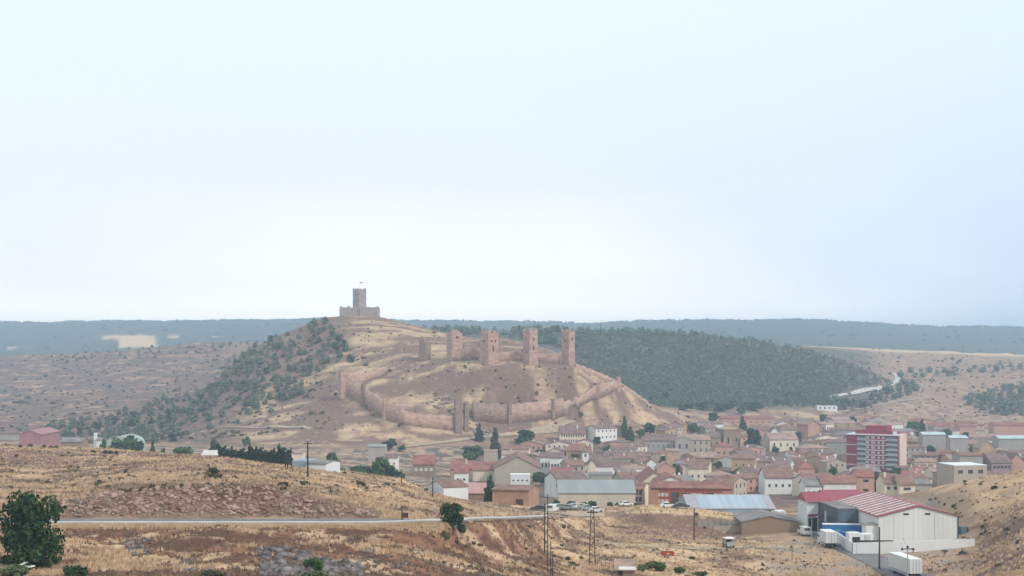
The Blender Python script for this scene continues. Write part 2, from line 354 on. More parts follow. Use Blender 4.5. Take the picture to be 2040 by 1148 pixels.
pf = sstep(16.9, 17.0, BAND) * sstep(196, 206, PXG + (PYG - 669) * -1.0 + pj) * (1 - sstep(312, 322, PXG + pj + (692 - PYG) * .6)) * sstep(667, 669, PYG + pj * .1) * (1 - sstep(692, 695, PYG)) * (1 - (PXG < 236) * sstep(676, 679, PYG))
setz(pf, 'stubble', 'wheat')
for (a, bb, c, dd2) in ((15, 95, 684, 692), (330, 470, 671, 677), (395, 475, 679, 685)):
    setz(sstep(16.9, 17, BAND) * (PXG > a) * (PXG < bb) * (PYG > c) * (PYG < dd2) * sstep(.45, .5, b3), 'pale', 'tan')

tm = bpy.data.materials.new('dry_ground'); tm.use_nodes = True; t_ = tm.node_tree
def tn(t, **k):
    n = t_.nodes.new(t)
    for a, b in k.items(): setattr(n, a, b)
    return n
TB = t_.nodes['Principled BSDF']; TB.inputs['Roughness'].default_value = 1.0; TB.inputs['Specular IOR Level'].default_value = 0.05
ga = tn('ShaderNodeAttribute', attribute_name='soil_a'); gb = tn('ShaderNodeAttribute', attribute_name='soil_b')
geo = tn('ShaderNodeNewGeometry')
def tnoise(scale, stretch, detail, rough):
    m = tn('ShaderNodeMapping'); m.inputs['Scale'].default_value = stretch; t_.links.new(geo.outputs['Position'], m.inputs[0])
    n = tn('ShaderNodeTexNoise'); n.inputs['Scale'].default_value = scale; n.inputs['Detail'].default_value = detail; n.inputs['Roughness'].default_value = rough
    t_.links.new(m.outputs[0], n.inputs['Vector']); return n.outputs['Fac']
def tmr(s, a, b, c=0, e=1):
    m = tn('ShaderNodeMapRange'); m.interpolation_type = 'SMOOTHSTEP'
    for i, v in enumerate((a, b, c, e)): m.inputs[i + 1].default_value = v
    t_.links.new(s, m.inputs[0]); return m.outputs[0]
def tmix(f, a, b, mode='MIX'):
    m = tn('ShaderNodeMix', data_type='RGBA', blend_type=mode)
    for s, v in ((m.inputs[0], f), (m.inputs[6], a), (m.inputs[7], b)):
        if isinstance(v, tuple): s.default_value = (*v, 1)
        elif isinstance(v, (int, float)): s.default_value = v
        else: t_.links.new(v, s)
    return m.outputs[2]
f1 = tnoise(0.10, (1, .8, 3.0), 9, 0.68)
base = tmix(tmr(f1, .43, .57), ga.outputs['Color'], gb.outputs['Color'])
f2 = tnoise(0.55, (1, .6, 1.5), 6, 0.7)
base = tmix(tmr(f2, .56, .70, 0, .55), base, tuple(P['dark'] * .9))          # dark herbs and scrub between the grass
f3 = tnoise(0.22, (1, .7, 4.0), 7, 0.7)
base = tmix(tmr(f3, .58, .68, 0, .6), base, tuple(P['pale']))                # pale dry patches and stones
t_.links.new(base, TB.inputs['Base Color'])
bmp = tn('ShaderNodeBump'); bmp.inputs['Strength'].default_value = 0.6; bmp.inputs['Distance'].default_value = 0.5
t_.links.new(f2, bmp.inputs['Height']); t_.links.new(bmp.outputs[0], TB.inputs['Normal'])

nr, nc = ZT.shape
idx = np.arange(nr * nc).reshape(nr, nc)
Q = np.stack([idx[:-1, :-1], idx[:-1, 1:], idx[1:, 1:], idx[1:, :-1]], -1).reshape(-1, 4)
go = np_mesh('ground', np.stack([XX, DD, ZT], -1).reshape(-1, 3), Q, tm, smooth=True)
go['kind'] = 'structure'
for nm, arr in (('soil_a', CA), ('soil_b', CB)):
    at_ = go.data.color_attributes.new(nm, 'FLOAT_COLOR', 'POINT')
    at_.data.foreach_set('color', np.concatenate([arr.reshape(-1, 3), np.ones((nr * nc, 1))], 1).astype(np.float32).ravel())

#@@PART2
# ------------------------------------------------------------------ labels: the look of a thing, then where it stands among its like
LAND = [('the maroon apartment tower', 1752, 905), ('the long grey roofed hall', 1190, 985), ('the brick red block', 1382, 985),
        ('the long convent', 1350, 885), ('the stone church', 1456, 872), ('the blue roofed shed', 1460, 1010),
        ('the striped roof warehouse', 1780, 1010), ('the big beige gable', 1030, 925), ('the brown balconied tower house', 1150, 905),
        ('the beige flats', 1925, 925), ('the twin villas', 1790, 965), ('the pink gabled hall', 1612, 850), ('the cream many windowed block', 1140, 872),
        ('the lilac brick flats', 2005, 915), ('the hilltop tower', 716, 610), ('the castle towers', 1040, 690), ('the cypress row', 506, 908),
        ('the big leafy roadside tree', 66, 1045), ('the round roadside tree', 900, 1025), ('the white sheet roofed shed', 1245, 1130),
        ('the white flat roofed farmhouse', 1648, 813), ('the winding pale road', 1780, 760), ('the white walled field barn', 628, 958),
        ('the dark pink barn', 60, 873), ('the ruined corner turret', 912, 830), ('the red farm trailer', 1330, 1103)]
REG = []
def reg(o, look, px, py, w=30): REG.append((o, look, px, py, w))
ORD = ['nearest', 'second nearest', 'third nearest', 'fourth nearest', 'fifth nearest', 'sixth nearest', 'seventh nearest', 'eighth nearest', 'ninth nearest', 'tenth nearest', 'eleventh nearest', 'twelfth nearest', 'thirteenth nearest']
def finish_labels():
    bk = {}
    for o, look, px, py, w in REG:
        q = min(LAND, key=lambda l: (l[1] - px) ** 2 + (1.8 * (l[2] - py)) ** 2)
        dx, dy = px - q[1], 1.8 * (py - q[2])
        side = ('right of' if dx > 0 else 'left of') if abs(dx) > abs(dy) else ('below' if dy > 0 else 'above')
        bk.setdefault((look, side, q[0]), []).append((math.hypot(dx, dy), o))
    for (look, side, q), l in bk.items():
        l.sort(key=lambda t: t[0])
        for k, (_, o) in enumerate(l):
            how = 'alone' if len(l) == 1 else ORD[min(k, len(ORD) - 1)]
            o['label'] = f'{look}, {side} {q}' if len(l) == 1 else f'{look}, {how} {side} {q}'

# ------------------------------------------------------------------ materials
M = {}
WALLS = dict(cream='#e2d2be', white='#e8e5e0', ochre='#bfa184', pink='#c79b8c', grey='#aaa39c', beige='#b9aa9a', tan='#a98e78', stone='#97816f')
ROOFS = dict(brown='#93746a', rust='#997066', red='#9f6c64', dusky='#88706c', pale='#ad9085', grey='#8f8a8a')
for k, v in WALLS.items(): M['w_' + k] = mat('plaster_' + k, v, None, 0.35, rough=.95, stretch=(1, 1, .5), lo=.35, hi=.95)
for k, v in ROOFS.items():
    a = lin(v); M['r_' + k] = mat('roof_tiles_' + k, v, tuple(255 * (c * .55) ** (1 / 2.2) for c in a), 0.30, rough=.9, lo=.35, hi=.7)
M['win'] = mat('window_glass', '#3a3b40', '#50535a', .4, rough=.25, spec=.5)
M['winl'] = mat('white_shutter', '#d8d2cc', None, .4)
M['door'] = mat('brown_door', '#5b4038', None, .6)
M['maroon'] = mat('maroon_brick', '#9a4955', '#8a3e4a', .5)
M['whitep'] = mat('white_paint', '#e2e2e2', '#cfcfcf', .15, rough=.7, stretch=(1, 1, .4), lo=.35, hi=.8)
M['concrete'] = mat('concrete', '#a09a92', '#857e76', .3, rough=.95)
M['metalg'] = mat('galvanised_steel', '#a6acb0', '#8b9196', .4, rough=.5, spec=.4)
M['dark'] = mat('dark_steel', '#3d3c3d', None, .8, rough=.7)
M['wood'] = mat('weathered_wood', '#5e4c40', None, 1.5, rough=.95)
M['rubber'] = mat('tyre_rubber', '#26262a', None, 1)
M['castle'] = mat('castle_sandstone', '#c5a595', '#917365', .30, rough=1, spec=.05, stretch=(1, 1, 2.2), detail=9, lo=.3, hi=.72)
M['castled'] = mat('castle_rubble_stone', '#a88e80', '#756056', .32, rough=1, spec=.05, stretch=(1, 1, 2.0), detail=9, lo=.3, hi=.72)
M['torre'] = mat('grey_limestone', '#a99d96', '#867b76', .3, rough=1, spec=.05, stretch=(1, 1, 1.6), detail=9, lo=.3, hi=.72)
M['asphalt'] = mat('worn_asphalt', '#807d7e', '#6d6a6b', .3, rough=.95)
M['dirt'] = mat('pale_dirt_track', '#b3a28c', '#9a8975', .3, rough=1)
M['bark'] = mat('bark', '#4a3e33', None, 3, rough=1)
def leafmat(n, a, b, sc): return mat(n, a, b, sc, rough=.8, spec=.1, lo=.35, hi=.65)
M['pine'] = leafmat('pine_needles', '#74806a', '#4d5b46', .22)
M['leaf'] = leafmat('green_leaves', '#506a38', '#2a4022', .7)
M['leafd'] = leafmat('dark_leaves', '#3f5935', '#1d301d', .6)
M['cyp'] = leafmat('cypress_leaves', '#415239', '#2a3a29', .6)
M['olive'] = leafmat('grey_green_leaves', '#66704f', '#4b553c', .9)
M['shrub'] = leafmat('dry_shrub_leaves', '#57553c', '#40402e', .9)

# ------------------------------------------------------------------ haze, roads and tracks
hb = MB().box(-5200, 5200, -230, 9600, float(ZT.min()) - 1, 125)
hm = bpy.data.materials.new('pale_air'); hm.use_nodes = True; h_ = hm.node_tree; h_.nodes.clear()
ho = h_.nodes.new('ShaderNodeOutputMaterial'); hv = h_.nodes.new('ShaderNodeVolumePrincipled')
hv.inputs['Color'].default_value = (0.60, 0.78, 1.0, 1); hv.inputs['Density'].default_value = 1.9e-4; hv.inputs['Anisotropy'].default_value = 0.0
h_.links.new(hv.outputs[0], ho.inputs['Volume'])
tag(hb.build('haze', hm), kind='stuff')

def drape(name, pts, width, m, dmin=150, lift=.12, kind='structure', world=False):
    """a strip of road laid on the terrain through picture points or world points"""
    W = [Vector((p[0], p[1], 0)) if world else gp(p[0], p[1], dmin) for p in pts]
    S = []
    for a, b in zip(W[:-1], W[1:]):
        n = max(2, int((b - a).to_2d().length / 2.0))
        S += [a.lerp(b, k / n) for k in range(n)]
    S.append(W[-1])
    # smooth the line
    for _ in range(6): S = [S[0]] + [(S[i - 1] + S[i] * 2 + S[i + 1]) / 4 for i in range(1, len(S) - 1)] + [S[-1]]
    V = []; Qs = []; K = 4
    for i, p in enumerate(S):
        t = (S[min(i + 1, len(S) - 1)] - S[max(i - 1, 0)]).to_2d().normalized(); nrm = Vector((-t.y, t.x))
        w = width if not callable(width) else width(i / len(S))
        for k in range(K + 1):
            q = p.to_2d() + nrm * w * (k / K - .5); V.append((q.x, q.y, ground(q.x, q.y) + lift))
        if i:
            for k in range(K): Qs.append(((i - 1) * (K + 1) + k, (i - 1) * (K + 1) + k + 1, i * (K + 1) + k + 1, i * (K + 1) + k))
    o = np_mesh(name, V, Qs, m, smooth=True); tag(o, kind=kind); return S

drape('road', [tuple(q) for q in RB[::4]], 6.6, M['asphalt'], world=True, lift=.16)
yard = [(1060, 1019), (1090, 1022), (1130, 1023), (1175, 1024), (1205, 1026)]
drape('parking_ground', [(p[0], p[1]) for p in yard], 16, M['dirt'], dmin=360, lift=.15)
STREET = [(1840, 1160), (1760, 1124), (1690, 1093), (1640, 1068), (1606, 1048), (1578, 1036), (1560, 1030)]
drape('street', STREET, 7.0, M['asphalt'], dmin=260, lift=.12)
drape('farm_track', [(1190, 1083), (1300, 1087), (1450, 1090), (1560, 1090), (1640, 1088)], 4.5, M['dirt'], dmin=270, lift=.1)
drape('castle_path', [(800, 892), (850, 886), (900, 880), (945, 873), (990, 868), (1060, 862), (1150, 855)], 4, M['dirt'], dmin=900, lift=.4)
drape('hill_road', [(1650, 793), (1700, 785), (1745, 776), (1775, 767), (1790, 757), (1786, 748), (1778, 744)], 7, mat('pale_concrete_road', '#c2bdb6', '#b2aca4', .2), dmin=1400, lift=.8)
drape('ridge_track', [(1780, 744), (1850, 742), (1920, 736), (2000, 730), (2060, 727)], 5, M['dirt'], dmin=1500, lift=.8)
drape('lane', [(1680, 822), (1730, 812), (1780, 802), (1830, 796)], 4, M['dirt'], dmin=1450, lift=.8)
drape('hill_track', [(400, 862), (440, 852), (500, 853), (560, 850), (620, 855)], 3, M['dirt'], dmin=950, lift=.4)

# ------------------------------------------------------------------ stone towers and walls
def zpx(py, D): return -(py - HY) * F ** -1 * D
def ragged_box(mb, w, d, z0, z1, step=1.9, merlon=0.0, rag=0.0, rnd=random):
    """a hollow-topped tower body with a broken or crenellated top edge"""
    mb.box(-w / 2, w / 2, -d / 2, d / 2, z0, z1)
    t = .7
    if merlon or rag:
        for (ax, L, c) in (('x', w, -d / 2 + t / 2), ('x', w, d / 2 - t / 2), ('y', d, -w / 2 + t / 2), ('y', d, w / 2 - t / 2)):
            n = max(3, int(L / step)); s = L / n
            for k in range(n):
                if merlon and k % 2: continue
                h = merlon * (.75 + .5 * rnd.random()) + rag * rnd.random()
                if h < .15: continue
                a0 = -L / 2 + k * s; a1 = a0 + s * (.98 if not merlon else .9)
                if ax == 'x': mb.box(a0 + .004, a1 - .004, c - t / 2 + .003, c + t / 2 - .003, z1 - .3, z1 + h)
                elif abs(a0 + L / 2) > .5 and abs(a1 - L / 2) > .5: mb.box(c - t / 2 + .005, c + t / 2 - .005, a0 + .004, a1 - .004, z1 - .3, z1 + h)
    return mb
WINME = MB().box(-.5, .5, -.5, .5, -.5, .5)
WINMESH = None
def winobj(name, parent, x, y, z, w, h, face='y', m='win', depth=.16):
    """a window or door leaf set 3 cm proud of a wall; face y: wall runs along x; face x: along y"""
    key = 'unit_' + m
    me = bpy.data.meshes.get(key)
    if me is None:
        me = bpy.data.meshes.new(key); me.from_pydata(WINME.v, [], WINME.f); me.materials.append(M[m])
    o = bpy.data.objects.new(name, me); COL.objects.link(o); o.parent = parent; o.location = (x, y, z)
    o.scale = (w, depth, h) if face == 'y' else (depth, w, h)
    return o
CASTLE = []
def castle_tower(px0, px1, py_base, py_top, D, rz, label, m='castle', wins=(), merlon=1.7, hip=False, rag=0.0, ratio=1.0):
    pc = (px0 + px1) / 2; W = (px1 - px0) / F * D; c, s = abs(math.cos(rz)), abs(math.sin(rz)); a = W / (c + s * ratio)
    p = at(pc, D); zb = min(p.z, zpx(py_base, D)) - 2.0; H = zpx(py_top, D) - zb
    r = empty('castle_tower', (p.x, p.y, zb), rz)
    a *= .95; mb = MB(); ragged_box(mb, a, a * ratio, 0, H - (1.5 if hip else 1.0), merlon=0 if hip else merlon, rag=rag, rnd=random.Random(int(pc)))
    mb.build('tower_wall', M[m], r)
    if hip:
        b = MB(); e = a / 2 - .1; z = H - 1.5
        b.v = [(-e, -e, z - .05), (e, -e, z - .05), (e, e, z - .05), (-e, e, z - .05), (-e * .25, 0, H + 1.3), (e * .25, 0, H + 1.3)]
        b.f = [(3, 2, 1, 0), (0, 1, 5, 4), (2, 3, 4, 5), (1, 2, 5), (3, 0, 4)]; b.build('roof', M['castled'], r)
    else:
        MB().box(-a / 2 + .75, a / 2 - .75, -a * ratio / 2 + .75, a * ratio / 2 - .75, H - 1.2, H - .95).build('roof_terrace', M['castled'], r)
    for (face, u, v, w, h) in wins:          # u: -.5..0.5 across the face, v: 0..1 up the visible height
        z = (zpx(py_base, D) - zb) + v * (zpx(py_top, D) - zpx(py_base, D))
        if face == 'f': winobj('window', r, u * a, -a * ratio / 2, z, w * 1.25, h * 1.15, 'y', 'dark')
        elif face == 'r': winobj('window', r, a / 2, u * a * ratio, z, w, h, 'x', 'dark')
        else: winobj('window', r, -a / 2, u * a * ratio, z, w * 1.1, h, 'x', 'dark')
    tag(r, label, 'castle tower', 'towers of the castle'); return r
R35 = math.radians(38)
# positive rz turns the front (-y) face towards the right of the picture and shows the left (-x) face as well
castle_tower(957, 994, 729, 661, 1047, R35, 'tall square sandstone tower with twin small windows, second of the castle from the left', wins=[('f', -.18, .72, .9, 1.4), ('f', .2, .72, .9, 1.4), ('f', -.02, .5, 1.1, 3.0), ('l', 0, .72, .9, 1.6)])
castle_tower(1041, 1072, 728, 657, 1047, R35, 'tall square sandstone tower third of the castle from the left, between two low curtain walls', wins=[('f', 0, .73, .9, 1.6), ('f', 0, .48, 1.1, 2.6), ('l', 0, .73, .8, 1.2), ('l', -.1, .38, .9, 1.6)])
castle_tower(1117, 1146, 728, 658, 1056, math.radians(50), 'slender square sandstone tower at the right end of the castle', wins=[('f', .05, .74, 1.0, 2.0), ('l', 0, .7, .9, 1.6)])
castle_tower(889, 922, 716, 660, 1072, math.radians(30), 'broad castle tower with a low pyramid roof, first from the left', wins=[('f', 0, .78, 1.5, 1.5), ('r', 0, .6, 1.0, 1.6)], hip=True, m='castle')
castle_tower(834, 859, 724, 680, 1085, math.radians(62), 'ruined broken tower stump left of the pyramid roofed castle tower', m='castled', merlon=0, rag=4.0, wins=[])

def wall_run(name, pts, label, m='castle', thick=1.8, dmin=900, rag=.5, cat='castle wall', group='walls of the castle', turrets=(), D=None, seed=1):
    """a stone wall following picture points (px, py_base, py_top); the foot goes into the ground"""
    rr = random.Random(seed); nodes = []
    for (px, pb, ptp) in pts:
        g = at(px, D) if D else gp(px, pb, dmin); nodes.append((g, zpx(ptp, g.y)))
    V = []; Qs = []; tops = []
    for (g0, t0), (g1, t1) in zip(nodes[:-1], nodes[1:]):
        n = max(2, int((g1 - g0).to_2d().length / 1.0))
        for k in range(n + (1 if g1 is nodes[-1][0] else 0)):
            u = k / n; q = g0.lerp(g1, u); tops.append((q, t0 + (t1 - t0) * u))
    for i, (q, t) in enumerate(tops):
        a = tops[max(i - 1, 0)][0]; b = tops[min(i + 1, len(tops) - 1)][0]; tt = (b - a).to_2d().normalized(); nn = Vector((-tt.y, tt.x)) * thick / 2
        zb = ground(q.x, q.y) - 2.5; 
        if i % 3 == 0: blk_ = (rr.random() - .5) * 2.2 * rag - (1.6 * rag if rr.random() < .16 else 0)
        zt = max(t + blk_ + (rr.random() - .5) * .25, zb + 2.8)
        V += [(q.x - nn.x, q.y - nn.y, zb), (q.x + nn.x, q.y + nn.y, zb), (q.x + nn.x, q.y + nn.y, zt), (q.x - nn.x, q.y - nn.y, zt)]
        if i:
            o = 4 * (i - 1)
            for k in range(4): Qs.append((o + k, o + (k + 1) % 4, o + 4 + (k + 1) % 4, o + 4 + k))
    Qs += [(3, 2, 1, 0), (len(V) - 4, len(V) - 3, len(V) - 2, len(V) - 1)]
    mid = tops[len(tops) // 2][0]; base = Vector((mid.x, mid.y, ground(mid.x, mid.y)))
    V = [(v[0] - base.x, v[1] - base.y, v[2] - base.z) for v in V]
    o = np_mesh(name, V, Qs, M[m]); o.location = base
    tag(o, label, cat, group); return o
def turret(px0, px1, pb, ptp, label, rz=.5, m='castle', dmin=900, dark=False, rag=.8):
    g = gp((px0 + px1) / 2, pb, dmin); D = g.y - .5; W = (px1 - px0) / F * D; a = W / (abs(math.cos(rz)) + abs(math.sin(rz)))
    zb = g.z - 2.5; mb = MB(); ragged_box(mb, a, a, 0, zpx(ptp, D) - zb, rag=rag, rnd=random.Random(int(px0)))
    o = mb.build('wall_turret', M[m]); o.location = (g.x, D, zb); o.rotation_euler = (0, 0, rz)
    tag(o, label, 'turret', 'turrets of the outer wall'); return o
# inner castle: curtain walls between the towers
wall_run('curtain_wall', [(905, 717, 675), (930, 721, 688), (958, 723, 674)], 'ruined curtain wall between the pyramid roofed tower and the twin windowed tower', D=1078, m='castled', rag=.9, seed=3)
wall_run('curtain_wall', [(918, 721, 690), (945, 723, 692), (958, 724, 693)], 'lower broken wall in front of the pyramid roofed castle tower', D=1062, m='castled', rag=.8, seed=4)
wall_run('curtain_wall', [(986, 726, 700), (1045, 727, 700)], 'low curtain wall between the second and third castle towers', D=1053, seed=5, rag=.3)
wall_run('curtain_wall', [(1064, 727, 705), (1110, 727, 705), (1120, 727, 700)], 'low curtain wall between the third and right end castle towers', D=1056, seed=6, rag=.3)
wall_run('curtain_wall', [(985, 690, 676), (1000, 686, 672), (1045, 694, 684), (1075, 699, 691), (1110, 716, 706)], 'upper rear wall sloping down behind the third castle tower', D=1120, m='castled', seed=7, rag=.4)
# outer wall ring
wall_run('outer_wall', [(680, 787, 746), (700, 792, 752), (724, 803, 770)], 'short outer wall falling from the left end tower to the corner turret', seed=8)
wall_run('outer_wall', [(724, 803, 770), (745, 817, 785), (766, 833, 802)], 'plain steep outer wall between the two left turrets', seed=9)
wall_run('outer_wall', [(766, 833, 802), (800, 845, 809), (806, 846, 820), (850, 852, 826), (851, 852, 824), (905, 858, 830)], 'long outer wall stepping down to the tall broken turret', seed=10, rag=.5)
wall_run('outer_wall', [(694, 772, 750), (720, 764, 744), (745, 752, 736), (770, 741, 729)], 'upper outer wall climbing from the left end tower towards the hilltop', seed=11)
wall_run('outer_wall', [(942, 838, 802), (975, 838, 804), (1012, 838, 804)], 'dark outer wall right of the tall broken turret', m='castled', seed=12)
wall_run('outer_wall', [(1012, 838, 805), (1060, 833, 802), (1101, 826, 797)], 'broad sunlit outer wall between the two right turrets', seed=13, rag=.3)
wall_run('outer_wall', [(1101, 826, 797), (1120, 822, 792), (1123, 822, 800), (1150, 808, 792), (1190, 788, 765)], 'outer wall with a broken breach rising to the right turret', seed=14, rag=.9)
wall_run('outer_wall', [(1190, 788, 765), (1212, 780, 762), (1232, 772, 757)], 'last stretch of outer wall at the right shoulder of the castle hill', seed=15, rag=.3)
wall_run('outer_wall', [(1146, 732, 724), (1180, 745, 737), (1210, 758, 750), (1238, 770, 762)], 'thin ridge wall falling right from the right end castle tower', seed=16, rag=.3, thick=1.2)
wall_run('outer_wall', [(1150, 742, 736), (1170, 753, 747), (1192, 767, 761)], 'thin inner wall line between the ridge wall and the castle slope', seed=17, rag=.3, thick=1.2)
wall_run('outer_wall', [(1240, 772, 764), (1262, 786, 780), (1290, 804, 799)], 'low outer wall running down the right skyline of the castle hill', seed=18, rag=.3, thick=1.2)
turret(673, 697, 788, 741, 'tall square tower at the left end of the outer wall', .45)
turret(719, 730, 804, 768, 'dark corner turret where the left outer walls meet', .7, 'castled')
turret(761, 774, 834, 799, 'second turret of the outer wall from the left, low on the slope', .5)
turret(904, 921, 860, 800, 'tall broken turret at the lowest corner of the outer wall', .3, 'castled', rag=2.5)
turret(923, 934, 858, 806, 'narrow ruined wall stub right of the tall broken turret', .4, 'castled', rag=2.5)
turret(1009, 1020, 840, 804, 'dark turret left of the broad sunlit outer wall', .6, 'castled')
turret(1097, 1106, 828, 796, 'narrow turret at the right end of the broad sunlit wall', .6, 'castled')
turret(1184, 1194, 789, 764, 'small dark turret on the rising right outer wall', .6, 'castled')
turret(1227, 1236, 775, 752, 'tiny turret where the ridge wall meets the outer wall', .4)

# hilltop tower with its enclosure
def hilltop():
    D = 1300.0; p = at(716, D); zb = zpx(634, D) - 3; a = 25 / F * D
    r = empty('hilltop_tower', (p.x, D, zb))
    prof = [(-a / 2, a * .1), (-a / 2, -a * .32), (0, -a * .62), (a / 2, -a * .32), (a / 2, a * .5), (-a / 2, a * .5)]
    H = zpx(577, D) - zb
    m2 = MB().prism(prof, 0, H, 'z'); rr = random.Random(4)
    for (x0, y0), (x1, y1) in zip(prof, prof[1:] + prof[:1]):
        n = max(2, int(math.hypot(x1 - x0, y1 - y0) / 1.7))
        for k in range(n):
            if k % 2 == 0 or rr.random() < .2:
                u = (k + .5) / n; x, y = (x0 + (x1 - x0) * u) * .93, (y0 + (y1 - y0) * u) * .93
                m2.box(x - .45, x + .45, y - .45, y + .45, H - .1, H + .9)
    m2.build('tower_wall', M['torre'], r)
    MB().prism([(x * .8, y * .8) for x, y in prof], H - .05, H + .12, 'z').build('roof_terrace', M['castled'], r)
    for (x, z) in ((0.7, .86), (-.3, .66), (.4, .40), (-.6, .30)):
        yy = -a * .62 + abs(x) * (a * .3 / (a / 2))
        winobj('window', r, x, yy, H * z, .6, 1.4, 'y')
    tag(r, 'tall grey pentagonal watchtower alone on the hilltop', 'watchtower')
    f = empty('flag_pole', (p.x + .3, D, zb + H + .1))
    MB().tube((0, 0, 0), (0, 0, 6.6), .09, .05).build('pole', M['metalg'], f)
    fb = MB(); n = 8; z0, z1 = 5.2, 6.5
    for k in range(n):
        def yy(t): return .25 * math.sin(t * 5)
        t0, t1 = k / n, (k + 1) / n
        fb.poly([(t0 * 2.6 + .05, yy(t0), z0), (t1 * 2.6 + .05, yy(t1), z0), (t1 * 2.6 + .05, yy(t1), z1), (t0 * 2.6 + .05, yy(t0), z1)])
    fb.build('flag', mat('pale_flag_cloth', '#cfc6c0', '#bf9a90', .4), f)
    tag(f, 'thin mast with a small pale flag above the hilltop watchtower', 'flagpole')
    # enclosure
    e = empty('enclosure_wall', (p.x, D - 6, zb)); w = 76 / F * (D - 6); H2 = zpx(612, D - 6) - zb; rr = random.Random(9)
    mb = MB(); t = 1.3
    for (x0, x1, y0, y1) in ((-w / 2, -w * .03, -t / 2, t / 2), (w * .03, w / 2, -t / 2, t / 2), (-w / 2, -w / 2 + t, t / 2, 20), (w / 2 - t, w / 2, t / 2, 20), (-w / 2 + t, w / 2 - t, 20 - t, 20)):
        ax = (x1 - x0) > (y1 - y0); L = (x1 - x0) if ax else (y1 - y0); n = max(3, int(L / 2.0)); s = L / n
        for k in range(n):
            h = H2 - .2 + (rr.random() - .5) * .7 + (.7 if k in (0, n // 2) else 0); bt = .35
            if ax: mb.box(x0 + k * s, x0 + (k + 1) * s, y0 - bt * .3, y1, 0, h)
            else: mb.box(x0, x1, y0 + k * s, y0 + (k + 1) * s, 0, h)
    mb.build('stone_wall', M['torre'], e)
    dm = MB(); dm.box(-w * .03 + .01, w * .03 - .01, -.35, .5, 0, H2 - 2.0); dm.build('gate', M['dark'], e)
    MB().box(-w * .03 + .01, w * .03 - .01, -t / 2 + .1, t / 2 - .1, H2 - 2.0, H2 - .4).build('lintel', M['torre'], e)
    tag(e, 'low grey enclosure wall with a dark gateway round the foot of the hilltop watchtower', 'stone wall')
hilltop()
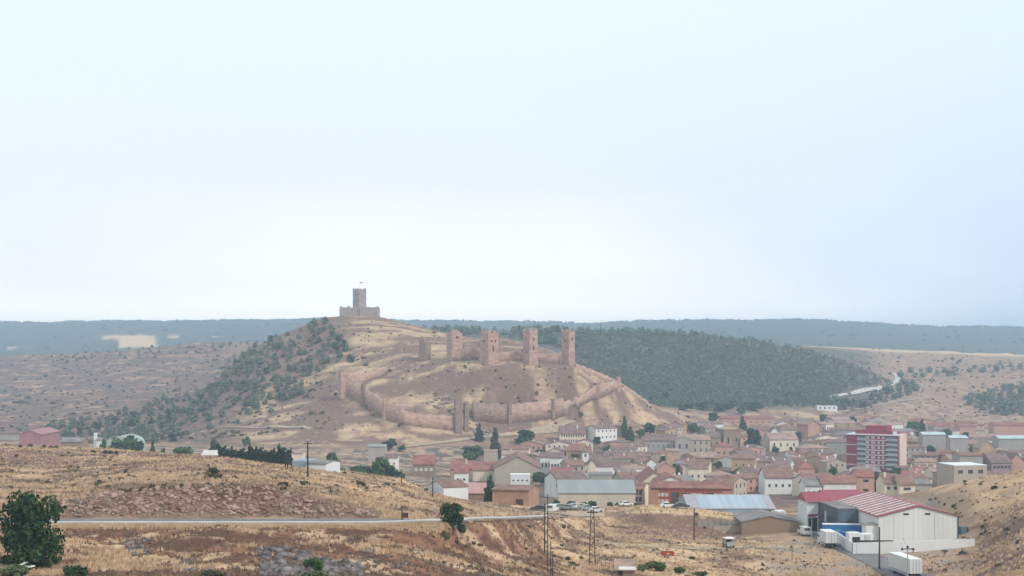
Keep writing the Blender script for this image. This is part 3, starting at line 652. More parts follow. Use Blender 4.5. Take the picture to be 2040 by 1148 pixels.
#@@PART3
# ------------------------------------------------------------------ buildings
HEROES = []
FOOT = []                                     # footprints already taken: x, y, radius-box
def free(x, y, rx, ry, gap=1.0):
    return all(abs(x - a) > rx + c + gap or abs(y - b) > ry + e + gap for a, b, c, e in FOOT)
def roof_profile(d, he, hr, o=.45, t=.22):
    s = (hr - he) / (d / 2); ze = he - s * o
    return [(-d / 2 - o, ze + .01), (0, hr + .01), (d / 2 + o, ze + .01), (d / 2 + o, ze + t), (0, hr + t), (-d / 2 - o, ze + t)]
def house(x, y, w, d, he, hr, rz=0.0, ridge='x', kind='gable', wall='w_cream', roof='r_brown', name='house', zbase=None, front=None, side=None,
          chimney=0, o=.45, label=None, cat='house', group=None, look=None, sink=1.6, front_mat='win', garages=()):
    """he, hr: heights of eave and ridge above zbase. front / side: (columns, rows, w, h) of windows"""
    c, s = math.cos(rz), math.sin(rz)
    zs = [ground(x + a * c - b * s, y + a * s + b * c) for a in (-w / 2, w / 2) for b in (-d / 2, d / 2)]
    zb = zbase if zbase is not None else sum(zs) / 4
    low = min(min(zs) - zb, 0) - sink
    r = empty(name, (x, y, zb), rz); r['px'] = 0; del r['px']
    mb = MB()
    if kind == 'flat':
        mb.box(-w / 2, w / 2, -d / 2, d / 2, low, he)
        mb.build('wall', M[wall], r)
        MB().box(-w / 2 - .12, w / 2 + .12, -d / 2 - .12, d / 2 + .12, he + .004, he + .3).build('roof', M[roof], r)
    elif kind == 'hip':
        mb.box(-w / 2, w / 2, -d / 2, d / 2, low, he); mb.build('wall', M[wall], r)
        b = MB(); X, Y = w / 2 + o, d / 2 + o; k = max(w - d, .4) / 2 if w >= d else .2; kb = max(d - w, .4) / 2 if d > w else 0
        z0 = he + .01
        if w >= d: R0, R1 = (-k, 0, hr), (k, 0, hr); b.v = [(-X, -Y, z0), (X, -Y, z0), (X, Y, z0), (-X, Y, z0), R0, R1]; b.f = [(3, 2, 1, 0), (0, 1, 5, 4), (2, 3, 4, 5), (1, 2, 5), (3, 0, 4)]
        else: R0, R1 = (0, -kb, hr), (0, kb, hr); b.v = [(-X, -Y, z0), (X, -Y, z0), (X, Y, z0), (-X, Y, z0), R0, R1]; b.f = [(3, 2, 1, 0), (1, 2, 5, 4), (3, 0, 4, 5), (0, 1, 4), (2, 3, 5)]
        b.build('roof', M[roof], r)
    else:
        if ridge == 'x':
            mb.prism([(-d / 2, low), (d / 2, low), (d / 2, he), (0, hr), (-d / 2, he)], -w / 2, w / 2, 'x'); pr = roof_profile(d, he, hr, o)
            mb.build('wall', M[wall], r); rb = MB().prism(pr, -w / 2 - o * .7, w / 2 + o * .7, 'x')
        else:
            mb.prism([(-w / 2, low), (w / 2, low), (w / 2, he), (0, hr), (-w / 2, he)], -d / 2, d / 2, 'y'); pr = roof_profile(w, he, hr, o)
            mb.build('wall', M[wall], r); rb = MB().prism(pr, -d / 2 - o * .7, d / 2 + o * .7, 'y')
        rf = rb.build('roof', M[roof], r)
        rr = random.Random(int(x * 10) + int(y))
        for k in range(chimney):
            u = rr.uniform(-.35, .35); q = rr.choice((-.18, .2))
            cx, cy = (u * w, q * d) if ridge == 'x' else (q * w, u * d)
            zz = he + (hr - he) * (1 - abs(q) * 2)
            MB().box(cx - .4, cx + .4, cy - .35, cy + .35, zz - .6, hr + .9).build('chimney', M[rr.choice(['w_cream', 'w_white', 'w_tan'])], rf)
    if front:
        n, rws, ww, hh = front
        for i in range(n):
            for k in range(rws):
                winobj('window', r, (-.5 + (i + .5) / n) * w * .92, -d / 2, he * (k + .58) / rws if rws > 1 else he * .56, ww, hh, 'y', front_mat)
    if side:
        n, rws, ww, hh, sg = side
        for i in range(n):
            for k in range(rws): winobj('window', r, sg * w / 2, (-.5 + (i + .5) / n) * d * .9, he * (k + .58) / rws, ww, hh, 'x', front_mat)
    for (gx, gw, gh) in garages: winobj('door', r, gx, -d / 2, gh / 2 + .02, gw, gh, 'y', 'door')
    FOOT.append((x, y, (w * abs(c) + d * abs(s)) / 2, (w * abs(s) + d * abs(c)) / 2))
    if label: tag(r, label, cat, group)
    else:
        tag(r, None, cat, group); px, py = topix((x, y, zb + he)); reg(r, look, px, py)
    return r
def hero(px0, px1, py_r, py_e, D, dep, label, wall='w_cream', roof='r_brown', ridge='x', kind='gable', rz=0.0, pb=None, **k):
    """a building whose front eave and ridge show at rows py_e and py_r, px0..px1 wide, front at depth D"""
    if pb: D = gp((px0 + px1) / 2, pb, D).y
    W = (px1 - px0) / F * D; x = ((px0 + px1) / 2 - CX) / F * (D + dep * .0); y = D + dep / 2
    zb = ground(x, y)
    he = zpx(py_e, D) - zb; hr = zpx(py_r, D + (dep / 2 if (ridge == 'x' and kind != 'flat') else (dep / 2 if kind == 'hip' else 0))) - zb
    he = max(he, 2.2); hr = max(hr, he + .5)
    pg_ = HY - zb * F / D
    if D > 560 and px0 > 980: HEROES.append((px0, px1, py_e + min(.6 * (pg_ - py_e), 22), D))
    return house(x, y, W / max(math.cos(rz), .5), dep, he, hr, rz, ridge, kind, wall, roof, label=label, **k)

# --- foreground sheds and halls
M['hallroof'] = mat('blue_grey_metal_roof', '#979a9b', '#8a8e90', .08, rough=.6, stretch=(3, .3, 1))
M['w_hall'] = mat('cream_render', '#c9bdaf', '#b3a89c', .2, stretch=(1, 1, .4), lo=.3, hi=.8)
h = hero(1113, 1266, 958, 983.5, 500, 22, 'long cream hall with a blue grey metal roof behind the parked cars', 'w_hall', 'hallroof', name='hall', cat='hall', o=.35)
for (sx, sy, m_) in ((-9.5, .3, 'winl'), (-7.5, .75, 'winl'), (1.5, .75, 'winl'), (2.5, .3, 'winl'), (2.0, .33, 'dark'), (9.8, .32, 'dark'), (9.0, .3, 'winl')):
    pass
M['brickred'] = mat('orange_red_brick', '#a5604c', '#93503f', .5)
blk = hero(1303, 1462, 958, 971, 505, 12, 'brick red two storey block with white shutters and a brown tiled roof', 'brickred', 'r_rust', name='apartment_block', cat='apartments', rz=math.radians(-9), chimney=2)
for i, u in enumerate((-.43, -.40, -.35, -.30, .02, .06, .11, .30, .36, .42)):
    for v in (.74, .40): winobj('window', blk, u * 27.3, -6, 6.4 * v, 1.1, 1.15, 'y', 'winl')
for u in (-.22, -.17, -.08, .2, .25):
    for v in (.72, .38): winobj('door', blk, u * 27.3, -6, 6.4 * v, 1.3, 1.9, 'y', 'win')
M['pinkplaster'] = mat('pale_orange_plaster', '#b78c76', '#a87e69', .3)
MB().box(-13.95, -10.9, -6.3, -6.02, -1, 6.2).build('plaster_panel', M['pinkplaster'], blk)
MB().box(10.4, 13.95, -6.3, -6.02, -1, 6.2).build('plaster_panel', M['pinkplaster'], blk)
# pale blue shed with translucent ribbed roof
D = 418.0
M['bluewall'] = mat('grey_blue_metal_wall', '#909fac', '#8795a2', .1, rough=.6, stretch=(3, 3, .2))
M['blueroof'] = mat('pale_blue_ribbed_roof', '#a2afbb', '#95a3b0', .4, rough=.35, spec=.4, stretch=(2.2, .05, .05), lo=.42, hi=.58, detail=1)
M['pinkroof'] = mat('faded_pink_roof_sheet', '#aca5ac', '#9a949c', .3, rough=.7)
shed = hero(1372, 1545, 987, 1015, D, 26, 'pale blue metal shed with a translucent ribbed roof beside the street', 'bluewall', 'pinkroof', name='shed', cat='shed', o=.2)
wS = 177 / F * D; zb_ = shed.location.z; heS = zpx(1015, D) - zb_; hrS = zpx(987, D + 13) - zb_
sl_ = (hrS - heS) / 13.0
MB().prism([(-12.7, heS + .3 * sl_ + .26), (-1.0, heS + 12.0 * sl_ + .26), (-1.0, heS + 12.0 * sl_ + .36), (-12.7, heS + .3 * sl_ + .36)], -wS * .36, wS * .40, 'x').build('skylight_panel', M['blueroof'], shed)
for k in range(3): winobj('vent', shed, wS * (.38 + .045 * k), -13, heS - .35, .7, .35, 'y', 'dark')
# brown stone gabled shed below it
hero(1478, 1590, 1034, 1047, 372, 14, 'brown stone barn with a low grey gable facing the street', 'w_stone', 'r_grey', ridge='y', name='barn', cat='barn', o=.3)
# ochre block with big brown door, brown roof
M['ochre2'] = mat('ochre_render', '#b18e77', '#a07c67', .3)
hero(991, 1064, 966, 976, 420, 12, 'ochre shed with a big brown door and a tiled roof', 'ochre2', 'r_brown', name='shed', cat='shed', rz=math.radians(-14), garages=[(2.6, 2.1, 2.5)], o=.35)
# white gabled shed and pink roofed barn
hero(868, 916, 957, 971, 432, 10, 'small white shed with a white gable at the field edge', 'whitep', 'r_brown', name='shed', cat='shed', rz=math.radians(28), o=.15)
M['pinkbarn'] = mat('dusty_pink_metal_roof', '#b38f8c', '#a5807c', .15, rough=.7, stretch=(3, .3, 1))
hero(914, 968, 964, 984, 446, 14, 'low barn with a smooth dusty pink roof beside the white shed', 'w_stone', 'pinkbarn', name='barn', cat='barn', o=.3)
# big beige gable, white annexe
hero(985, 1078, 911, 934, 740, 40, 'big beige hall with a broad gable end facing out', 'w_beige', 'r_brown', ridge='y', name='hall', cat='hall', o=.6)
hero(1017, 1056, 944, 947, 722, 8, 'long white flat annexe before the big beige gable', 'whitep', 'whitep', kind='flat', name='annexe', cat='annexe', front=(4, 1, .8, .8))
hero(964, 991, 893, 899, 790, 9, 'square roofless looking stone house with two dark windows', 'w_beige', 'w_tan', kind='flat', front=(2, 1, 1.0, 1.8), cat='house')
hero(822, 866, 907, 925, 800, 14, 'low house with a red roof over white pillars', 'w_stone', 'r_red', front=(4, 1, 1.6, 1.5), front_mat='winl', cat='house')
hero(897, 945, 918, 934, 790, 14, 'long low house with a dusky red roof, left of two', 'w_tan', 'r_red', cat='house', chimney=1)
hero(942, 985, 920, 937, 770, 14, 'long low house with a dusky red roof, right of two', 'w_cream', 'r_red', cat='house')
hero(905, 932, 930, 942, 700, 10, 'small house with a bright red tiled roof', 'w_white', 'r_red', cat='house', front=(2, 1, 1, 1))
# cream many-windowed block
hero(1115, 1167, 849, 864, 1000, 16, 'cream block with two rows of tall windows under a dusky roof', 'w_cream', 'r_dusky', cat='public building', name='public_building', front=(10, 2, .8, 1.8), chimney=2)
# brown balconied tower house
bt = hero(1137, 1166, 884, 898, 830, 14, 'tall brown house with deep balconies and a white end wall', 'w_tan', 'r_rust', cat='house', rz=math.radians(-14), front=(1, 2, 4.2, 1.9), front_mat='dark')
hero(1160, 1173, 896, 901, 824, 7, 'narrow white house with two dark windows beside the brown balconied tower house', 'w_white', 'r_dusky', cat='house', front=(1, 3, 1.0, 1.6))
hero(1186, 1222, 909, 929, 770, 14, 'white house with a row of dark upper windows', 'w_white', 'r_dusky', cat='house', front=(5, 1, 1.1, 1.7))
hero(1171, 1187, 916, 926, 766, 12, 'plain cream gable end beside the row of dark upper windows', 'w_cream', 'r_dusky', cat='house', ridge='y')
hero(1076, 1106, 901, 911, 830, 12, 'white terraced house with a grey brown roof and arched windows, left of the pair', 'w_white', 'r_dusky', cat='house', front=(4, 1, 1.0, 2.4))
hero(1096, 1122, 902, 912, 815, 12, 'white terraced house with tall dark windows, right of the pair', 'w_white', 'r_dusky', cat='house', front=(4, 1, 1.1, 2.6))
hero(1176, 1222, 943, 947, 640, 14, 'grey rendered hall with a flat roof above the long grey roofed hall', 'w_grey', 'r_grey', kind='flat', cat='hall', name='hall')
hero(1098, 1160, 940, 958, 610, 16, 'house with a dusky sagging roof and white eaves behind the long grey roofed hall', 'w_white', 'r_dusky', cat='house', rz=.3)
hero(1266, 1292, 962, 976, 515, 22, 'white three storey house with a rust roof next to the long grey roofed hall', 'w_cream', 'r_rust', ridge='x', cat='house', front=(3, 3, 1.0, 1.6), rz=math.radians(-10))
hero(1280, 1329, 940, 960, 560, 26, 'cream gable ended hall with wide brown eaves', 'w_cream', 'r_rust', ridge='y', cat='hall', name='hall', o=.7)
hero(1312, 1362, 950, 960, 545, 20, 'low white gable behind the brick red block', 'w_white', 'r_rust', ridge='y', cat='house', o=.6)
# convent and church
cv = hero(1288, 1352, 865, 878, 985, 18, 'long grey stone convent wing with a row of small upper windows', 'w_grey', 'r_dusky', cat='convent', name='convent', rz=math.radians(-6), front=(6, 1, .8, 1.2))
cv = hero(1352, 1414, 866, 877, 985, 18, 'long beige convent wing with two rows of windows', 'w_beige', 'r_pale', cat='convent', name='convent', rz=math.radians(4), front=(5, 2, .9, 2.0))
hero(1346, 1376, 870, 875, 975, 6, 'pale pediment front of the convent between its two wings', 'w_grey', 'r_pale', ridge='y', cat='convent', name='convent', front=(2, 1, 1.2, 3))
hero(1409, 1436, 862, 872, 1000, 16, 'lower stone nave beside the tall church block', 'w_tan', 'r_dusky', cat='church', name='church', front=(2, 1, .9, 3))
ch = hero(1437, 1472, 850, 856, 1010, 16, 'tall blocky stone church with buttresses', 'w_stone', 'w_tan', kind='hip', cat='church', name='church', front=(2, 1, 1.2, 2.6), rz=.2)
for u in (-.5, -.15, .5): MB().box(u * 11.5 - .5, u * 11.5 + .5, -9.2, -8.003, -2, 9.5).build('buttress', M['w_beige'], ch)
hero(1424, 1462, 881, 890, 940, 12, 'small maroon fronted house with a red hipped roof before the church', 'w_pink', 'r_red', kind='hip', cat='house', front=(3, 1, 1.2, 1.6))
hero(1328, 1354, 894, 899, 905, 10, 'pale orange block before the convent', 'w_ochre', 'r_pale', cat='house')
hero(1289, 1307, 915, 922, 800, 10, 'little white house with one dark window', 'w_white', 'r_dusky', ridge='y', front=(1, 1, 1, 1.2), cat='house')
hero(1308, 1346, 922, 934, 770, 12, 'bare peach coloured gable end', 'w_pink', 'r_pale', ridge='y', cat='house')
hero(1372, 1412, 922, 934, 740, 14, 'cream house under a brown hipped roof', 'w_cream', 'r_brown', kind='hip', cat='house', front=(3, 1, .9, 1.4))
hero(1464, 1510, 905, 914, 850, 16, 'long ochre house with a brown roof right of the church', 'w_ochre', 'r_brown', cat='house', rz=math.radians(-12), front=(3, 1, .8, 1))
# far row below the pine hill
hero(1438, 1542, 828, 834, 1265, 18, 'long salmon barrack with a flat red roof under the pine hill', 'w_pink', 'r_red', cat='barrack', name='barrack', front=(8, 1, 1, 1.4))
hero(1496, 1522, 851, 860, 1150, 14, 'pink rounded gable left of the dark round tree', 'w_pink', 'r_pale', ridge='y', cat='house')
hero(1536, 1551, 853, 860, 1120, 12, 'slim white gabled house with three windows', 'w_white', 'r_dusky', ridge='y', cat='house', front=(3, 1, .8, 1))
hero(1530, 1588, 863, 876, 1030, 16, 'cream house with a wide tan roof and arched windows', 'w_cream', 'r_pale', cat='house', front=(4, 1, 1.1, 2.2), rz=math.radians(8))
hero(1604, 1628, 838, 846, 1130, 24, 'rose pink hall with a pale hipped gable', 'w_pink', 'r_pale', ridge='y', cat='hall', name='hall', rz=math.radians(10), o=.8)
hero(1628, 1668, 806, 808, 1150, 10, 'white flat roofed farmhouse with dark windows below the pine hill', pb=819, wall='whitep', roof='whitep', kind='flat', cat='farmhouse', name='farmhouse', front=(4, 1, 1.6, 1.6), sink=3)
M['yel'] = mat('yellow_render', '#c3b07e', '#af9c6c', .3)
hero(1652, 1704, 838, 844, 1100, 12, 'long yellow walled yard building', pb=856, wall='yel', roof='r_pale', cat='farm building', name='farm_building', front=(2, 1, 2, 1.4))
hero(1590, 1624, 918, 934, 800, 14, 'house with a broad salmon red roof left of the maroon apartment tower', 'w_pink', 'r_red', kind='hip', cat='house')
hero(1604, 1640, 954, 968, 590, 12, 'white house with a grey roof, left of the white terrace', 'w_white', 'r_grey', cat='house', front=(3, 1, .9, 1))
hero(1638, 1706, 948, 963, 590, 14, 'white terrace house with a rust roof and a jutting end bay', 'w_white', 'r_rust', cat='house', front=(4, 1, 1.4, 1.1))
hero(1708, 1742, 935, 950, 640, 12, 'orange pink house with balconies before the maroon apartment tower', 'w_pink', 'r_red', cat='house', front=(1, 2, 2.2, 1.0), front_mat='dark')
hero(1524, 1582, 932, 952, 640, 16, 'long white house with a brown roof above the white terrace', 'w_white', 'r_brown', cat='house', front=(4, 1, .9, 1.2))
hero(1762, 1792, 945, 964, 560, 13, 'cream villa with a brown roof and a dark garage door, left twin', 'w_cream', 'r_brown', cat='villa', front=(2, 2, 1.1, 1.2), garages=[(1.2, 2.2, 2.3)], chimney=1)
hero(1792, 1823, 948, 966, 556, 13, 'cream villa with a brown roof and a rust garage door, right twin', 'w_cream', 'r_brown', cat='villa', front=(1, 2, 2.6, 1.0), garages=[(0.4, 2.4, 2.3)])
hero(1818, 1856, 956, 965, 575, 12, 'low garage with a pale turquoise roof beside the twin villas', 'w_grey', 'turq' if 'turq' in M else 'r_grey', cat='garage', name='garage', front=(2, 1, 1.8, 1.6), front_mat='dark')
# beige flats and lilac flats at the right
fl = hero(1893, 1962, 925, 928, 660, 16, 'beige modern flats with a white slab roof', 'w_beige', 'whitep', kind='flat', cat='flats', name='apartment_block', rz=math.radians(10), front=(3, 2, 2.2, 1.6))
hero(1912, 1958, 902, 908, 760, 14, 'plain beige block with a rust eave behind the beige flats', 'w_grey', 'r_rust', cat='flats', name='apartment_block')
M['lilac'] = mat('lilac_brick', '#a58d90', '#957c80', .4)
hero(1968, 2012, 903, 922, 760, 16, 'lilac brick flats with a dusky purple roof', 'lilac', 'r_dusky', cat='flats', name='apartment_block', rz=math.radians(12), front=(5, 2, 1.4, 1.5))
hero(2012, 2042, 905, 920, 765, 30, 'lilac gable end at the right edge of the town', 'w_pink', 'r_dusky', ridge='y', cat='flats', name='apartment_block')
hero(1878, 1905, 931, 936, 690, 10, 'tan and brick stepped house left of the beige flats', 'w_ochre', 'r_rust', cat='house', front=(2, 1, 1, 1.3))
M['turq'] = mat('pale_cyan_sheet_roof', '#b9c9cb', '#a5b6b9', .2, rough=.5, spec=.4)
hero(1838, 1884, 861, 866, 1010, 10, 'long low shed with a pale cyan roof right of the maroon apartment tower', 'w_grey', 'turq', cat='shed', name='shed')
hero(1893, 1928, 868, 873, 985, 10, 'long low shed with a pale cyan roof between dark trees', 'w_grey', 'turq', cat='shed', name='shed')
hero(1952, 1984, 880, 893, 905, 14, 'tan gabled house with a pale roof near the right edge', 'w_ochre', 'r_pale', ridge='y', cat='house')
hero(1990, 2046, 868, 874, 1000, 14, 'wide white roofed hall near the right edge', 'w_grey', 'turq', cat='hall', name='hall')
hero(1912, 1945, 846, 850, 1160, 14, 'long pink block with a red roof at the far right of town', 'w_pink', 'r_red', cat='block', name='apartment_block')
hero(1980, 2050, 842, 848, 1180, 14, 'long pink roofed barrack at the far right of town', 'w_pink', 'r_red', cat='barrack', name='barrack')

# maroon apartment tower
def apartment():
    D = 856.0; rz = math.radians(-29); W = 103 / F * D / math.cos(math.radians(15)) * .985; dp = 16.0
    xm = ((1695 + 1813) / 2 - CX) / F * D; g = ground(xm, D + 6); top = zpx(868, D) - g; st = 9.9 / F * D
    r = empty('apartment_tower', (xm, D + 10, g), rz)
    MB().box(-W / 2, W / 2, -dp / 2, dp / 2, -2, top).build('wall', M['maroon'], r)
    ends = mat('cream_panel_wall', '#d9c6b2', '#cbb6a2', .25)
    e = MB().box(W / 2 + .004, W / 2 + .45, -dp / 2 + .9, dp / 2 + .1, -2, top + .6).build('end_wall', ends, r)
    MB().box(-W / 2 - .3, W / 2 + .3, -dp / 2 - .5, dp / 2 + .3, top + .004, top + .5).build('roof_slab', M['whitep'], r)
    pent = MB().box(-W * .16, W * .25, -dp * .3, dp * .35, top + .5, top + 5.2); pent.box(-W * .36, -W * .16 - .01, -dp * .3, dp * .35, top + .5, top + 2.6); pent.box(W * .25 + .01, W * .42, -dp * .3, dp * .35, top + .5, top + 2.2)
    pent.build('penthouse', M['maroon'], r)
    MB().box(W * .37, W * .44, -dp * .36, -dp * .31, top + .5, top + 2.4).build('chimney', M['whitep'], r)
    teal = mat('glazed_balcony', '#b4bfbe', '#98a6a6', .3, rough=.4, spec=.4)
    M['teal'] = mat('teal_glass', '#647879', '#54686a', .4, rough=.3, spec=.5)
    n = int(top / st)
    for k in range(n + 1):
        z = top - (k + 1) * st
        if z < -1: break
        # slab bands, set proud of the wall
        if k > 0: MB().box(-W * .29, W / 2 - .3, -dp / 2 - .35, -dp / 2 + .05, z + st - .2, z + st + .28).build('floor_band', M['whitep'], r)
        if k in (2, 4, 6): MB().box(-W / 2 - .06, -W * .305, -dp / 2 - .12, -dp / 2 + .05, z + st - .2, z + st + .22).build('floor_band', M['whitep'], r)
        for (u0, u1) in ((-.29, -.13), (.27, .475)):
            b = MB().box(W * u0, W * u1, -dp / 2 - .9, -dp / 2 - .36, z + .28, z + 1.25); b.build('balcony', teal, r)
            winobj('balcony_window', r, W * (u0 + u1) / 2, -dp / 2, z + 1.85, W * (u1 - u0) * .8, 1.0, 'y', 'teal')
        for u, w_ in ((-.095, 1.5), (.015, 2.0), (.12, 1.1), (.205, 1.2)): winobj('window', r, W * u, -dp / 2, z + 1.55, w_ * 1.2, 1.35, 'y', 'winl')
    FOOT.append((xm + 2, D + 8, W / 2 + 2, dp / 2 + 3)); HEROES.append((1695, 1813, 930, D))
    tag(r, 'eight storey maroon apartment tower with white floor bands and a cream end wall', 'apartment tower')
apartment()

# striped roof warehouse group
def warehouse():
    rz = math.radians(5.0); c = ((1751 - CX) / F * 340, 340.0)
    g = -45.3; r = empty('warehouse', (c[0], c[1], g), rz)          # local origin at the near left corner, +y runs away
    W, L = 18.3, 34.0; he = zpx(1029.5, 340) - g; hr = zpx(1008.6, 341) - g
    wm = mat('off_white_cladding', '#dfdedc', '#cccbca', .12, rough=.7, stretch=(1.5, 1.5, .25), lo=.3, hi=.8)
    MB().prism([(0, -1.5), (W, -1.5), (W, he), (W / 2, hr), (0, he)], 0, L, 'y').build('wall', wm, r)
    red = mat('wine_red_roof_sheet', '#9a4e5c', '#8c4452', .3, rough=.55, spec=.3); 
    o = .4; s = (hr - he) / (W / 2)
    rf = MB().prism([(-o, he - s * o + .01), (W / 2, hr + .01), (W + o, he - s * o + .01), (W + o, he - s * o + .22), (W / 2, hr + .22), (-o, he - s * o + .22)], -.35, L + .2, 'y').build('roof', red, r)
    n = 11
    for k in range(n):
        y = 1.2 + (L - 1.5) * k / n
        MB().prism([(-o + .05, he - s * o + .24), (W / 2 - .25, hr + .22 - s * .25 + .03), (W / 2 - .25, hr + .30 - s * .25 + .03), (-o + .05, he - s * o + .32)], y, y + 1.05, 'y').build('skylight_strip', M['winl'], rf)
    for k in range(1, 16):
        if k not in (3, 11): MB().box(W * k / 16 - .02, W * k / 16 + .02, -.012, -.002, .2, he - .1 + (hr - he) * (1 - abs(k / 8 - 1))).build('sheet_joint', mat('pale_sheet_joint', '#c4c4c3', None, .4), r)
    for x in (6.3, 11.3): winobj('vent', r, x, 0, hr - 1.75, 1.25, .38, 'y', 'dark')
    gl = mat('rain_streaked_joint', '#a9a8a5', None, .4)
    MB().box(12.9, 12.98, -.03, -.002, 1, he + .6).build('joint', gl, r); MB().box(3.4, 3.46, -.03, -.002, 1, he + .4).build('joint', gl, r)
    MB().box(W + .02, W + .16, -.2, .1, .5, he).build('downpipe', M['dark'], r)
    # dark office annexe on the left
    an = mat('slate_blue_cladding', '#5d6974', '#525d68', .15, rough=.6, stretch=(2, 2, .3))
    ah = 1.6 + zpx(1012.7, 356) - g - 1.6
    a = MB().box(-4.9, -.02, 14.5, 31.5, -1, ah).build('annexe', an, r)
    MB().box(-5.02, .0, 14.38, 31.6, ah + .004, ah + .25).build('annexe_roof', M['r_grey'], r)
    for k in range(6): winobj('window', r, -4.9, 17 + k * 1.0, ah * .55, .8, 1.3, 'x', 'win')
    for k in range(3): winobj('window', r, -3.6 + k * 1.1, 14.5, ah * .5, .9, .7, 'y', 'win')
    winobj('door', r, -4.9, 26.5, ah * .62, .9, 1.8, 'x', 'win'); winobj('door', r, -4.9, 24.6, ah * .6, 1.0, 2.6, 'x', 'winl')
    # white porch block with red roof at the far left
    MB().box(-7.9, -5.06, 30, 38, -1, ah + .2).build('porch', M['whitep'], r)
    MB().prism([(29.2, ah + .21), (38.6, ah + .21), (34, ah + 2.2)], -8.3, -2.0, 'x').build('porch_roof', red, r)
    MB().prism([(31.5, ah + .26), (46.6, ah + .26), (39, ah + 2.2)], -1.98, W * .45, 'x').build('rear_roof', red, r)
    MB().box(-7.7, -5.4, 29.3, 29.98, 3.6, 4.1).build('canopy', M['maroon'], r)
    winobj('gate', r, -6.5, 30, 1.6, 2.2, 3.2, 'y', 'dark')
    # plant boxes at the side door
    MB().box(-2.6, -.03, 1.0, 4.2, -.2, 4.9).build('side_store', wm, r)
    MB().box(-2.8, -.01, .8, 4.4, 4.904, 5.1).build('store_roof', M['concrete'], r)
    FOOT.append((c[0] + 4, 358, 16, 24)); tag(r, 'white warehouse with a wine red roof crossed by pale skylight strips', 'warehouse')
    # yard wall
    p0 = gp(1663, 1078, 300); p1 = gp(1699, 1104, 300); p2 = gp(1942, 1087, 290)
    e = empty('yard_wall', p1)
    def seg(a, b, nm):
        dv = (b - a).to_2d(); nn = Vector((-dv.y, dv.x)).normalized() * .14; mbs = MB(); k = 6
        V = []; 
        for i in range(k + 1):
            q = a.lerp(b, i / k) - p1; gz = ground(p1.x + q.x, p1.y + q.y) - p1.z
            zt = (zpx(1052, a.y) - p1.z) * 0 + (2.45 if nm == 'near_panel' else 2.45 - 1.0 * i / k) + (a.lerp(b, i / k).z - p1.z)
            V.append((q, gz - .8, zt))
        for (q, z0, z1), (q2, z02, z12) in zip(V[:-1], V[1:]):
            A = (q.x - nn.x, q.y - nn.y); B = (q.x + nn.x, q.y + nn.y); A2 = (q2.x - nn.x, q2.y - nn.y); B2 = (q2.x + nn.x, q2.y + nn.y)
            mbs.poly([(*A, z0), (*A2, z02), (*A2, z12), (*A, z1)]); mbs.poly([(*B2, z02), (*B, z0), (*B, z1), (*B2, z12)]); mbs.poly([(*A, z1), (*A2, z12), (*B2, z12), (*B, z1)])
        mbs.build(nm, M['whitep'], e)
    seg(p0, p1, 'near_panel'); seg(p1, p2, 'wall_panel')
    MB().box(.3, 9.2, 1.6, 2.0, 2.2, 2.75).build('dark_screen', M['dark'], e)
    tag(e, 'low white yard wall round the near corner of the striped roof warehouse', 'yard wall')
    k = empty('kiosk', Vector((p1.x + .2, p1.y + 4.5, g)), rz)
    MB().box(0, 2.6, 0, 2.4, -.5, 4.0).build('wall', M['whitep'], k); MB().box(2.7, 5.6, .2, 2.4, -.5, 3.7).build('store', M['whitep'], k)
    winobj('door', k, 1.6, 0, 2.3, 1.7, 1.6, 'y', 'dark'); winobj('door', k, 4.2, .2, 2.5, 1.3, 1.9, 'y', 'winl')
    tag(k, 'pair of white box kiosks with a dark shutter behind the yard wall', 'kiosk')
    t = empty('container', at(1919, 346) + Vector((0, 0, -.4)), .1)
    MB().box(-.8, .8, -1.0, 1.0, -.3, 1.9).build('box_body', mat('teal_metal', '#5f7c82', '#50696e', .4), t); MB().box(.5, .82, -1.05, -1.005, 0, 1.9).build('door', M['dark'], t)
    tag(t, 'small teal container behind the right end of the white warehouse', 'container')
warehouse()

# terrace retaining wall
def terrace():
    e = empty('retaining_wall', gp(1440, 1056, 340)); b = e.location; mb = MB()
    pts = [(1388, 1058), (1420, 1060), (1455, 1058), (1476, 1054)]; Ds = 378.0
    X = [(p - CX) / F * Ds for p, _ in pts]
    mb.box(X[0] - b.x, X[-1] - b.x, -.2, .2, -3.0, zpx(1037, Ds) - b.z); mb.build('wall', M['concrete'], e)
    MB().box(X[1] - b.x, X[-1] - b.x, -.32, -.203, -2.5, zpx(1046, Ds) - b.z).build('plinth', mat('pale_render', '#b9aa9b', '#a89889', .3), e)
    for k in range(7): MB().box(X[0] - b.x + 1.2 + k * 1.5, X[0] - b.x + 1.45 + k * 1.5, -.34, -.204, zpx(1046, Ds) - b.z + .01, zpx(1037, Ds) - b.z + .5).build('post', M['concrete'], e)
    tag(e, 'concrete retaining wall with posts holding up the dry grass terrace', 'retaining wall')
terrace()

# left valley
M['pinkbarnw'] = mat('dusty_pink_metal_wall', '#a67c80', '#987074', .2, rough=.7, stretch=(3, 3, .2))
hero(38, 81, 858, 866, 720, 30, 'dark pink metal barn with a pale ridge above the dry field', 'pinkbarnw', 'pinkbarnw', ridge='y', name='barn', cat='barn', sink=9)
hero(-5, 36, 860, 864, 950, 14, 'low grey farm shed at the left edge behind the dark pink barn', 'w_grey', 'r_dusky', name='shed', cat='shed', sink=4)
hero(120, 164, 872, 880, 800, 12, 'low barn with a broad lilac grey roof left of the white chapel', 'w_stone', 'r_grey', name='barn', cat='barn', sink=6)
cp = hero(191, 204, 872, 877, 860, 8, 'small white chapel with a square bell tower', 'w_white', 'r_grey', name='chapel', cat='chapel', sink=6)
MB().box(-3.4, -1.96, -3, -.6, -4, zpx(863, 860) - cp.location.z).build('bell_tower', M['whitep'], cp)
